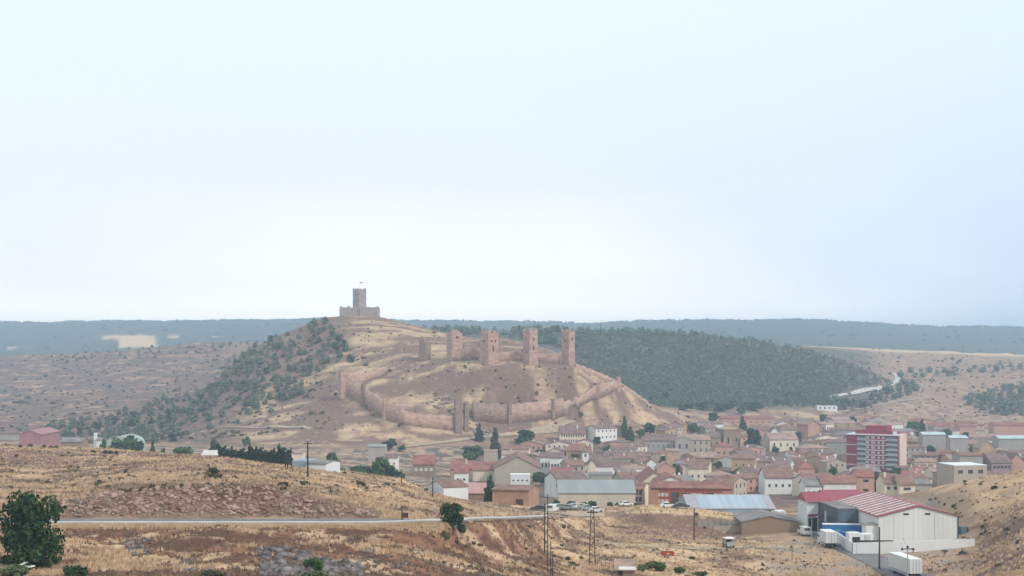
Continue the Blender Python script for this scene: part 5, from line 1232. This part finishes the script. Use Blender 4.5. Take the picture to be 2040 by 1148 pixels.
M['herb'] = mat('brown_herbs', '#8c7460', '#66564a', .5, rough=1, spec=.05)
def noroad(px, b): return ~((b > 5.03) & (b < 6.15) & (px < 1235)) 
def okyard(px, y): xs = np.interp(y, [1030, 1048, 1068, 1093, 1124, 1160], [1560, 1606, 1640, 1690, 1760, 1840]); return (px < 1470) | ((px < xs - 44) & (y > 1078)) | ((px > xs + 46) & (y > 1108 - (px - 1697) * .06)) | (px > 1950)
grass('dry_grass', 60000, M['straw'], -60, 2100, 152, 262, .25, .6, lambda px, D, b, y, den: noroad(px, b) & okyard(px, y) & (den > .52) & ~((b > 6.05) & (b < 7.1) & (px > 120) & (px < 760)))
grass('field_grass', 42000, M['straw'], -60, 2100, 240, 480, .25, .55, lambda px, D, b, y, den: noroad(px, b) & okyard(px, y) & (den > .53) & ((b > 7.0) | (px > 760)) & (b < 8.2))
grass('brown_undergrowth', 40000, M['herb'], -60, 2100, 152, 480, .15, .5, lambda px, D, b, y, den: noroad(px, b) & okyard(px, y) & (den < .44) & (b < 8.2))
grass('verge_grass', 9000, M['straw'], -200, 900, 219, 225.6, .25, .55, lambda px, D, b, y, den: (b > 4.75) & (b < 5.03))
# --- loose rock: rubble faces and stone heaps
def rubble(name, regions, m, seed=2):
    rng = np.random.default_rng(seed); ico = [(0, 0, 1), (.894, 0, .447), (.276, .851, .447), (-.724, .526, .447), (-.724, -.526, .447), (.276, -.851, .447), (.724, .526, -.447), (-.276, .851, -.447), (-.894, 0, -.447), (-.276, -.851, -.447), (.724, -.526, -.447), (0, 0, -1)]
    fc = [(0, 1, 2), (0, 2, 3), (0, 3, 4), (0, 4, 5), (0, 5, 1), (1, 6, 2), (2, 7, 3), (3, 8, 4), (4, 9, 5), (5, 10, 1), (2, 6, 7), (3, 7, 8), (4, 8, 9), (5, 9, 10), (1, 10, 6), (11, 7, 6), (11, 8, 7), (11, 9, 8), (11, 10, 9), (11, 6, 10)]
    ico = np.array(ico); fc = np.array(fc); V = []; Qs = []; k = 0
    for (pg, n, s0, s1, dm) in regions:
        xs = [a for a, _ in pg]; ys = [b for _, b in pg]; c = 0
        while c < n:
            x, y = rp.uniform(min(xs), max(xs)), rp.uniform(min(ys), max(ys))
            if not inpoly(x, y, pg): continue
            c += 1; g = gp(x, y, dm); s = s0 * (s1 / s0) ** (rng.random() ** 1.6)
            q = ico * (1 + rng.normal(0, .22, (12, 1))) * s * np.array([1.3, 1.0, .75]) * rng.uniform(.7, 1.3, 3)
            a = rng.uniform(0, 6.28); R = np.array([[math.cos(a), -math.sin(a), 0], [math.sin(a), math.cos(a), 0], [0, 0, 1]])
            V.append(q @ R.T + np.array(g) + [0, 0, s * .15]); Qs.append(fc + k); k += 12
    tag(np_mesh(name, np.concatenate(V), np.concatenate(Qs), m), kind='stuff')
CUTP = [(120, 1028), (125, 990), (250, 975), (450, 962), (560, 975), (650, 1000), (760, 1022), (740, 1029)]
rubble('red_rubble', [(CUTP, 1150, .12, .55, 236)], mat('red_brown_rock', '#b2978a', '#75594e', .3, rough=1, spec=.05), 2)
rubble('pale_rubble', [(CUTP, 260, .10, .40, 236), ([(120, 1028), (125, 992), (250, 985), (260, 1028)], 160, .10, .40, 236), ([(930, 850), (985, 850), (1000, 870), (940, 868)], 60, .5, 2.0, 930), ([(840, 800), (905, 785), (930, 800), (900, 825)], 60, .4, 1.6, 980), ([(700, 700), (1150, 735), (1180, 760), (1000, 800), (760, 790), (690, 740)], 170, .3, 1.2, 990), ([(480, 800), (680, 800), (780, 850), (560, 880)], 130, .3, 1.2, 950)], mat('pale_rock', '#a08f85', '#82746b', .25, rough=1, spec=.05), 3)
rubble('dark_stone_heap', [([(508, 1092), (560, 1092), (640, 1112), (720, 1125), (720, 1150), (520, 1150)], 520, .16, .7, 150), ([(250, 1076), (298, 1074), (302, 1104), (262, 1108)], 150, .1, .45, 150), ([(350, 1120), (420, 1118), (430, 1140), (350, 1142)], 120, .1, .4, 150), ([(720, 1085), (900, 1095), (900, 1135), (720, 1130)], 120, .1, .35, 150)], mat('dark_grey_rock', '#8c8483', '#4a4344', .6, rough=1, spec=.05), 4)
# ------------------------------------------------------------------ guard rail, poles, vehicles, small things
def guard_rail():
    pts = [Vector((x, y, 0)) for x, y, _z in bandline(5, .06, list(range(-200, 900, 25)) + [910, 930, 950, 975, 1000, 1030, 1060, 1090])]
    r = empty('guard_rail', (pts[0].x, pts[0].y, ground(pts[0].x, pts[0].y))); b = r.location
    P2 = [(p.x - b.x, p.y - b.y, ground(p.x, p.y) - b.z) for p in pts]
    V = []; Qs = []; prof = [(0, .45), (-.08, .53), (-.02, .62), (-.08, .72), (0, .80), (.03, .80), (.03, .45)]; n = len(prof)
    for i, p in enumerate(P2):
        for (o, z) in prof: V.append((p[0], p[1] + o, p[2] + z))
        if i:
            for k in range(n): Qs.append(((i - 1) * n + k, (i - 1) * n + (k + 1) % n, i * n + (k + 1) % n, i * n + k))
    np_mesh('rail', V, Qs, mat('pale_steel_rail', '#d3d3d0', '#bfc0be', .3, rough=.6, spec=.3), r)
    pm = None; L = 0
    for i in range(len(P2) - 1):
        a, c = Vector(P2[i]), Vector(P2[i + 1])
        q = a
        o = MB().box(-.05, .05, .035, .13, -.4, .78)
        if pm is None: ob = o.build('post', M['metalg'], r); pm = ob.data
        else: ob = bpy.data.objects.new('post', pm); COL.objects.link(ob); ob.parent = r
        ob.location = q
    tag(r, 'long pale steel guard rail along the near edge of the road', 'guard rail')
guard_rail()

def pole(px, pb, ptp, label, kind='plain', D=None, dmin=150, r=.14, m='wood', name='utility_pole', cat='utility pole'):
    g = at(px, D) if D else gp(px, pb, dmin); H = zpx(ptp, g.y) - g.z; e = empty(name, (g.x, g.y, g.z))
    if kind == 'lattice':
        w = .55; t = .55 * .45
        for sx in (-1, 1):
            for sy in (-1, 1): MB().tube((sx * w, sy * w, -.3), (sx * t, sy * t, H), .075, .06, 5).build('leg', M[m], e)
        b = MB(); n = max(4, int(H / 1.1))
        for k in range(n):
            z0, z1 = H * k / n, H * (k + 1) / n; a0, a1 = w + (t - w) * k / n, w + (t - w) * (k + 1) / n; s = 1 if k % 2 else -1
            b.tube((-a0 * s, -a0, z0), (a1 * s, -a1, z1), .04, .04, 4); b.tube((-a0 * s, a0, z0), (a1 * s, a1, z1), .04, .04, 4); b.tube((-a0, -a0 * s, z0), (-a1, a1 * s, z1), .04, .04, 4); b.tube((a0, -a0 * s, z0), (a1, a1 * s, z1), .04, .04, 4)
        b.build('bracing', M[m], e)
    else: MB().tube((0, 0, -.5), (0, 0, H), r, r * .7, 8).build('mast', M[m], e)
    if kind in ('cross', 'lattice', 'globes', 'tcross'):
        w = 1.0 if kind != 'globes' else 1.15
        MB().box(-w, w, -.18, -.06 if kind != 'lattice' else .1, H - .62, H - .45).build('crossarm', M['dark' if kind == 'globes' else m], e)
        spots = (-w + .1, 0, w - .1)
        for k, x in enumerate(spots):
            zz = H - .45 if x else H
            if kind == 'globes':
                ib = MB(); ib.tube((x, -.12, zz - .35), (x, -.12, zz - .05), .20, .24, 10).tube((x, -.12, zz - .05), (x, -.12, zz + .1), .24, .06, 10); ib.build('insulator', M['dark'], e)
            else: MB().tube((x, -.12 if x else 0, zz), (x, -.12 if x else 0, zz + .35), .09, .06, 7).build('insulator', M['winl'], e)
        if kind == 'globes':
            MB().tube((-.9, 0, H - .45), (-1.3, 0, H + .9), .035, .03, 5).build('stay_bar', M['metalg'], e); MB().tube((0, 0, H - .1), (-.9, 0, H + 1.5), .03, .03, 5).build('stay_bar', M['metalg'], e)
    if kind == 'box': MB().box(-.5, .5, -.5, .1, H - 1.6, H - .4).build('transformer', M['dark'], e)
    if kind == 'lamp':
        MB().tube((0, 0, H - .1), (1.1, -.2, H + .1), .05, .04, 6).build('arm', M['metalg'], e); MB().box(.8, 1.45, -.32, -.08, H + .02, H + .16).build('lamp_head', M['metalg'], e)
    if kind == 'sign': MB().box(.1, .95, -.06, -.01, H - 1.9, H - 1.1).build('sign_panel', M['wood'], e)
    tag(e, label, cat); return e
pole(613, 976, 879, 'tall dark power pole with a crossarm and white insulators by the white walled field barn', 'cross', m='dark', r=.2, D=300)
pole(577, 968, 896, 'dark lattice pole at the right end of the cypress row, right of a thinner one', 'lattice', m='dark', D=330)
pole(569, 968, 902, 'thin dark pole just left of the lattice pole at the cypress row', 'plain', m='dark', D=334, r=.13)
pole(686, 966, 937, 'short dark pole with a round transformer right of the white walled field barn', 'box', m='dark', D=360)
pole(800, 978, 936, 'thin brown pole standing in the dry field above the road', 'plain', D=380, r=.12)
pole(862, 1001, 951, 'dark wooden pole at the left corner of the small white shed', 'plain', m='dark', D=345, r=.14)
pole(801, 1042, 1007, 'rusty sign post with a small brown panel beside the road', 'sign', D=229, r=.12, name='sign_post', cat='sign post')
pole(1085, 1078, 1003, 'thin dark pole on the slope below the road bend', 'plain', m='dark', D=262, r=.12)
pole(1091, 1122, 985, 'tall thin grey pole left of the lattice pylon', 'plain', m='wood', D=228, r=.09)
pole(1097, 1126, 1078, 'short dark post between the tall thin pole and the bottom edge post', 'plain', m='dark', D=226, r=.09, name='fence_post', cat='post')
pole(1101, 1150, 1098, 'short dark post at the bottom edge below the tall thin pole', 'plain', m='dark', D=214, r=.08, name='fence_post', cat='post')
pole(1180, 1112, 1015, 'dark lattice pylon on the dry slope below the parked cars', 'lattice', m='wood', D=262)
pole(1383, 1070, 1012, 'brown pole with a dark box on the terrace slope', 'sign', D=352, r=.2, m='wood')
pole(1752, 1124, 1050, 'stout grey pole before the white yard wall', 'plain', m='wood', D=308, r=.2)
pole(1808, 1152, 1088, 'power pole with three dark insulators before the white trailer', 'globes', m='metalg', D=285, r=.13)
pole(1617, 1092, 1030, 'slim street lamp beside the street, farther of two', 'lamp', m='metalg', D=330, r=.07, name='street_lamp', cat='street lamp')
pole(1634, 1098, 1058, 'slim grey post beside the street near the white box truck', 'plain', m='metalg', D=322, r=.06, name='fence_post', cat='post')
pole(1578, 1108, 1090, 'short wooden post in the grass left of the street', 'plain', m='wood', D=318, r=.09, name='fence_post', cat='post')
pole(1706, 1118, 1082, 'leaning grey post at the corner of the white yard wall', 'plain', m='metalg', D=312, r=.06, name='fence_post', cat='post')
pole(1196, 660, 640, 'thin far pylon above the skyline wood right of the castle', 'plain', m='dark', D=1752, r=.3)
pole(504, 946, 928, 'thin short pole in the field below the cypress row', 'plain', m='wood', D=330, r=.08)
pole(1246, 990, 905 + 40, 'slim lamp mast behind the long grey roofed hall', 'lamp', m='metalg', D=540, r=.1, name='street_lamp', cat='street lamp') if False else None

# vehicles -------------------------------------------------------------------
PAINT = {}
def paint(h, nm):
    if nm not in PAINT: PAINT[nm] = mat('vehicle_paint_' + nm, h, None, .2, rough=.35, spec=.5, lo=.6, hi=1.2)
    return PAINT[nm]
def wheels(e, xs, y, r=.33, w=.22, name='wheel'):
    for x in xs:
        for s in (-1, 1):
            t = MB().wheel((x, s * y, r), r, w).build(name, M['rubber'], e)
            MB().wheel((x, s * (y + w / 2 - .01), r), r * .58, .05).build('rim', M['metalg'], t)
def car(px, py, head, pm, label, van=False, dmin=350, D=None, name='parked_car', cat='car'):
    g = at(px, D) if D else gp(px, py, dmin); e = empty(name, (g.x, g.y, g.z + .16), math.radians(head)); L, W = (4.9, 1.9) if van else (4.2, 1.74)
    if van: pr = [(-L / 2, .35), (L / 2, .35), (L / 2, .9), (L / 2 - .9, 1.15), (L / 2 - 1.5, 2.05), (-L / 2, 2.1)]
    else: pr = [(-L / 2, .3), (L / 2, .3), (L / 2, .72), (L / 2 - 1.05, .9), (L / 2 - 1.75, 1.42), (-L / 2 + 1.0, 1.46), (-L / 2 + .15, .98), (-L / 2, .9)]
    MB().prism(pr, -W / 2, W / 2, 'y').build('body', pm, e)
    gl = MB()
    if van: z0, z1, x0, x1 = 1.2, 1.85, L / 2 - 2.3, L / 2 - 1.25
    else: z0, z1, x0, x1 = .95, 1.33, -L / 2 + .75, L / 2 - 1.55
    for s in (-1, 1):
        y0, y1 = sorted((s * W / 2 - s * .02, s * (W / 2 + .012))); gl = MB().prism([(x0, z0), (x1 + .35, z0), (x1, z1), (x0 + .25, z1)], y0, y1, 'y'); gl.build('side_window', M['win'], e)
    d0 = pr[-4] if not van else pr[3]; 
    if van: A, B = (L / 2 - .97, 1.2), (L / 2 - 1.42, 1.93)
    else: A, B = (L / 2 - 1.13, .96), (L / 2 - 1.68, 1.37)
    nx, nz_ = (B[1] - A[1]), -(B[0] - A[0]); nl = math.hypot(nx, nz_); nx, nz_ = nx / nl * .015, nz_ / nl * .015
    MB().prism([(A[0] - nx, A[1] - nz_), (A[0] + nx, A[1] + nz_), (B[0] + nx, B[1] + nz_), (B[0] - nx, B[1] - nz_)], -W / 2 + .12, W / 2 - .12, 'y').build('windscreen', M['win'], e)
    if not van: MB().prism([(-L / 2 + .18, 1.02), (-L / 2 + .2, .99), (-L / 2 + .97, 1.43), (-L / 2 + .95, 1.455)], -W / 2 + .14, W / 2 - .14, 'y').build('rear_window', M['win'], e)
    else: MB().box(-L / 2 - .015, -L / 2 + .01, -W / 2 + .2, W / 2 - .2, 1.25, 1.85).build('rear_window', M['win'], e)
    wheels(e, (-L * .3, L * .31), W / 2 - .1)
    for s in (-1, 1): MB().box(L / 2 - .03, L / 2 + .012, s * W * .36 - .16, s * W * .36 + .16, .6, .74).build('headlight', M['winl'], e)
    tag(e, label, cat); return e
W_, S_, G_, D_, R_, Y_ = paint('#d9dadb', 'white'), paint('#9fa5a6', 'silver'), paint('#8d968e', 'green_grey'), paint('#3a3d44', 'dark'), paint('#8a3a34', 'red'), paint('#cfc79a', 'yellow')
car(1101, 1021, 70, W_, 'small white van parked at the left end of the car park', van=True)
car(1116, 1015, 30, G_, 'grey green car in the car park right of the small white van')
car(1130, 1016, 160, S_, 'silver car in the middle of the car park')
car(1144, 1014, 85, W_, 'white car seen end on left of the yellow car')
car(1159, 1014, 88, Y_, 'pale yellow car seen end on in the car park')
car(1170, 1017, 20, S_, 'silver car right of the pale yellow car')
car(1187, 1021, 12, W_, 'white car standing sideways before the tall white van')
car(1190, 1010, 95, W_, 'tall white van at the right end of the car park', van=True)
car(1072, 1018, 175, D_, 'dark car at the left side of the car park near the ochre shed')
car(1247, 1009, 20, W_, 'white car under the trees right of the car park')
car(1232, 1006, 70, D_, 'dark car below the long grey roofed hall')
car(1330, 1012, 5, W_, 'white car parked before the brick red block', dmin=380)
car(1358, 1013, 8, D_, 'dark car parked right of the white one before the brick red block', dmin=380)
car(1602, 1060, 96, W_, 'white delivery van on the street before the white porch of the striped roof warehouse', van=True, D=364, name='delivery_van', cat='van')

def trailer(px, py, head, L, W, z0, z1, m, label, D=None, dmin=250, axles=(-4.6, -3.3), cab=False, doors=True, curtain=None, name='truck_trailer', cat='trailer'):
    g = at(px, D) if D else gp(px, py, dmin); e = empty(name, (g.x, g.y, g.z + .15), math.radians(head))
    b = MB().box(-L / 2, L / 2, -W / 2, W / 2, z0, z1).build('cargo_box', m, e)
    MB().box(-L / 2 - .02, L / 2 + .02, -W / 2 - .02, W / 2 + .02, z1 + .003, z1 + .09).build('roof_edge', M['whitep'], b)
    MB().box(-L / 2 + .2, L / 2 - .2, -.55, .55, z0 - .35, z0 - .004).build('chassis', M['dark'], e)
    if doors:
        MB().box(-L / 2 - .03, -L / 2 - .003, -.03, .03, z0 + .1, z1 - .1).build('door_seam', M['dark'], b)
        for s in (-1, 1):
            MB().box(-L / 2 - .05, -L / 2 - .004, s * W * .25 - .03, s * W * .25 + .03, z0 + .15, z1 - .15).build('door_bar', M['metalg'], b)
        MB().box(-L / 2 - .04, -L / 2 + .2, -W / 2 + .1, W / 2 - .1, z0 - .55, z0 - .36).build('bumper', M['dark'], e)
    for s in (-1, 1): MB().box(-L / 2 + 1, L / 2 - 1, s * (W / 2 - .06) - .02, s * (W / 2 - .06) + .02, z0 - .6, z0 - .05).build('side_skirt', M['metalg'], e)
    if curtain: curtain(e, b, L, W, z0, z1)
    wheels(e, axles, W / 2 - .22, .48, .3)
    if cab:
        MB().prism([(L / 2 + .15, .55), (L / 2 + 2.1, .55), (L / 2 + 2.1, 1.5), (L / 2 + 1.85, 2.7), (L / 2 + .15, 2.8)], -W / 2 + .08, W / 2 - .08, 'y').build('cab', W_, e)
        MB().prism([(L / 2 + 2.07, 1.62), (L / 2 + 2.10, 1.62), (L / 2 + 1.90, 2.5), (L / 2 + 1.87, 2.5)], -W / 2 + .25, W / 2 - .25, 'y').build('windscreen', M['win'], e)
        for s in (-1, 1): MB().box(L / 2 + .7, L / 2 + 1.6, s * (W / 2 - .08) - .012, s * (W / 2 - .08) + .012, 1.6, 2.4).build('side_window', M['win'], e)
        wheels(e, (L / 2 + 1.1,), W / 2 - .25, .46, .28)
    else: MB().box(L / 2 - 1.9, L / 2 - 1.75, -W / 2 + .35, W / 2 - .35, 0, z0 - .36).build('landing_leg', M['dark'], e)
    tag(e, label, cat); return e
BOX = mat('white_box_panel', '#d3d4d2', '#bdbebc', .25, rough=.55, spec=.3, stretch=(1, 1, .4), lo=.4, hi=.9)
trailer(1650, 1090, 94, 5.2, 2.5, 1.05, 3.5, BOX, 'white box truck seen from behind on the street beside the yard wall', axles=(-1.6,), cab=True, name='box_truck', cat='truck', dmin=300)
trailer(1803, 1140, 99, 10.5, 2.5, 1.15, 3.9, BOX, 'long white trailer parked at the bottom beside the three insulator pole', D=301, axles=(-4.2, -3.0))
def blue_side(e, b, L, W, z0, z1):
    sw = mat('pale_blue_print', '#9fbfd6', '#86abc6', .8)
    # pale swooshes printed on the curtain, both sides
    for s in (-1, 1):
        y0, y1 = sorted((s * (W / 2 + .003), s * (W / 2 + .012)))
        for (x0, z, l, h) in ((-2.6, 1.2, 2.4, .5), (-.9, .8, 2.2, .55), (1.0, 1.3, 1.6, .4)):
            MB().prism([(x0, z0 + z), (x0 + l * .5, z0 + z + h * .2), (x0 + l, z0 + z + h), (x0 + l * .55, z0 + z + h * .75)], y0, y1, 'y').build('printed_swoosh', sw, b)
trailer(1684, 1070, 176, 10.5, 2.5, 1.15, 3.9, mat('bright_blue_curtain', '#3f78b0', '#346899', .4, rough=.5), 'bright blue curtain sided trailer parked before the slate office annexe', D=352, axles=(-3.9, -2.7), curtain=blue_side)
# tractor-like lorry behind the blue shed
trailer(1553, 1032, 100, 3.4, 2.3, .95, 3.0, BOX, 'white lorry standing at the right end of the pale blue shed', D=402, axles=(-1.0,), cab=True, name='lorry', cat='truck')
def cart():
    g = gp(1451, 1091, 300); e = empty('canopy_vehicle', (g.x, g.y, g.z + .1), math.radians(100))
    MB().prism([(-1.7, .5), (1.6, .5), (1.6, 1.15), (.9, 1.3), (-1.7, 1.3)], -.85, .85, 'y').build('body', M['metalg'], e)
    for x in (-1.5, .8):
        for y in (-.75, .75): MB().tube((x, y, 1.29), (x, y, 2.0), .05, .05, 6).build('canopy_post', M['dark'], e)
    MB().box(-1.8, 1.1, -1.0, 1.0, 2.0, 2.16).build('canopy', M['whitep'], e)
    MB().box(-.4, .1, -.6, .6, 1.3, 1.75).build('seat', M['dark'], e)
    MB().box(1.585, 1.62, -.6, .6, .75, 1.0).build('grille', M['dark'], e)
    wheels(e, (-1.1, 1.0), .82, .42, .28)
    tag(e, 'small utility vehicle with a white canopy on the dirt track', 'utility vehicle')
cart()
def farm_trailer():
    g = gp(1330, 1112, 240); e = empty('farm_trailer', (g.x, g.y, g.z + .05), math.radians(4)); rd = mat('rusty_orange_paint', '#a4543a', '#86422f', .8)
    b = MB(); L, W = 2.5, 1.5
    b.prism([(-L / 2 + .1, .55), (L / 2 - .1, .55), (L / 2, 1.25), (-L / 2, 1.25)], -W / 2, -W / 2 + .06, 'y'); b.build('side_board', rd, e)
    MB().prism([(-L / 2 + .1, .55), (L / 2 - .1, .55), (L / 2, 1.25), (-L / 2, 1.25)], W / 2 - .06, W / 2, 'y').build('side_board', rd, e)
    MB().box(-L / 2 + .05, -L / 2 + .11, -W / 2 + .07, W / 2 - .07, .56, 1.25).build('end_board', rd, e); MB().box(L / 2 - .11, L / 2 - .05, -W / 2 + .07, W / 2 - .07, .56, 1.25).build('end_board', rd, e)
    MB().box(-L / 2 + .12, L / 2 - .12, -W / 2 + .07, W / 2 - .07, .5, .56).build('floor_board', M['dark'], e)
    MB().tube((L / 2 - .1, 0, .5), (L / 2 + 1.0, 0, .35), .06, .05, 6).build('drawbar', M['dark'], e)
    MB().box(-.2, .2, -W / 2 - .02, -W / 2 - .004, .8, .98).build('reflector_plate', M['winl'], e)
    wheels(e, (-.3,), W / 2 - .15, .36, .24); tag(e, 'rusty orange farm trailer in the dry field below the track', 'farm trailer')
farm_trailer()
# sand heap, roofed shed, white sheet
g = gp(962, 998, 380); mb = MB(); rr = random.Random(3); n = 20; R0 = 20 / F * g.y; prv = None
V = [(0, 0, 1.35)]; Qs = []
for ring, (rad, hh) in enumerate(((.35, 1.05), (.7, .5), (1.05, -.15))):
    for k in range(n): a = 2 * math.pi * k / n; q = rad * R0 * rr.uniform(.88, 1.12); V.append((q * math.cos(a) * 1.25, q * math.sin(a), hh * rr.uniform(.9, 1.1)))
for k in range(n):
    Qs.append((0, 1 + k, 1 + (k + 1) % n, 1 + (k + 1) % n))
fs = [(0, 1 + k, 1 + (k + 1) % n) for k in range(n)] + [(1 + r * n + k, 1 + (r + 1) * n + k, 1 + (r + 1) * n + (k + 1) % n, 1 + r * n + (k + 1) % n) for r in range(2) for k in range(n)]
mb.v = V; mb.f = fs; sh = mb.build('sand_heap', mat('pale_sand', '#c9bfb6', '#b5aaa0', .4, rough=1), smooth=True); sh.location = g
tag(sh, 'pale heap of sand before the pink roofed barn', 'sand heap')
def low_shed():
    g = gp(1245, 1146, 200); D = g.y; e = empty('shed', (g.x, g.y, g.z), math.radians(-6)); w = 40 / F * D
    MB().prism([(-1.6, -.5), (1.6, -.5), (1.6, 2.3), (-1.6, 1.15)], -w / 2, w / 2, 'x').build('wall', M['w_stone'], e)
    MB().prism([(-2.0, 1.03), (1.9, 2.42), (1.9, 2.54), (-2.0, 1.15)], -w / 2 - .2, w / 2 + .2, 'x').build('roof', M['r_pale'], e)
    MB().prism([(-2.0, 1.16), (-1.0, 1.52), (-1.0, 1.60), (-2.0, 1.24)], -w * .3, w / 2 + .2, 'x').build('roof_sheet', M['winl'], e)
    winobj('door', e, -w * .2, -1.6, .5, .7, 1.0, 'y', 'dark'); tag(e, 'small stone shed with a white sheet on its low roof at the bottom edge', 'shed')
    f = empty('fence', gp(1205, 1132, 200)); 
    b0 = f.location
    for k in range(5):
        q = gp(1190 + k * 8, 1128 + k * 2, 200) - b0; MB().tube((q.x, q.y, q.z - .3), (q.x, q.y, q.z + 1.1), .05, .05, 5).build('post', M['wood'], f)
    q0 = gp(1190, 1128, 200) - b0; q1 = gp(1222, 1136, 200) - b0
    for h in (.5, .95): MB().tube((q0.x, q0.y, q0.z + h), (q1.x, q1.y, q1.z + h), .03, .03, 4).build('rail', M['wood'], f)
    tag(f, 'short rickety wooden fence left of the white sheet roofed shed', 'fence')
low_shed()
def sheet():
    g = gp(50, 1140, 150); s = g.y / F; e = MB()
    pts = [(-26, -1), (-14, 3), (2, 13), (8, 12), (-4, 4), (22, 5), (24, 3), (2, -3), (-8, -4), (2, 5), (-16, -2)]
    top = [(x * s, 0, (y + 5) * s) for x, y in pts]
    e.prism([(x * s, (y + 5) * s) for x, y in pts], -.04, .04, 'y'); o = e.build('plastic_sheet', M['whitep']); o.location = g + Vector((0, -.8, .35)); o.rotation_euler = (-.5, 0, 0)
    tag(o, 'torn white plastic strip caught on the bottom left bushes', 'plastic strip')
sheet()
finish_labels()
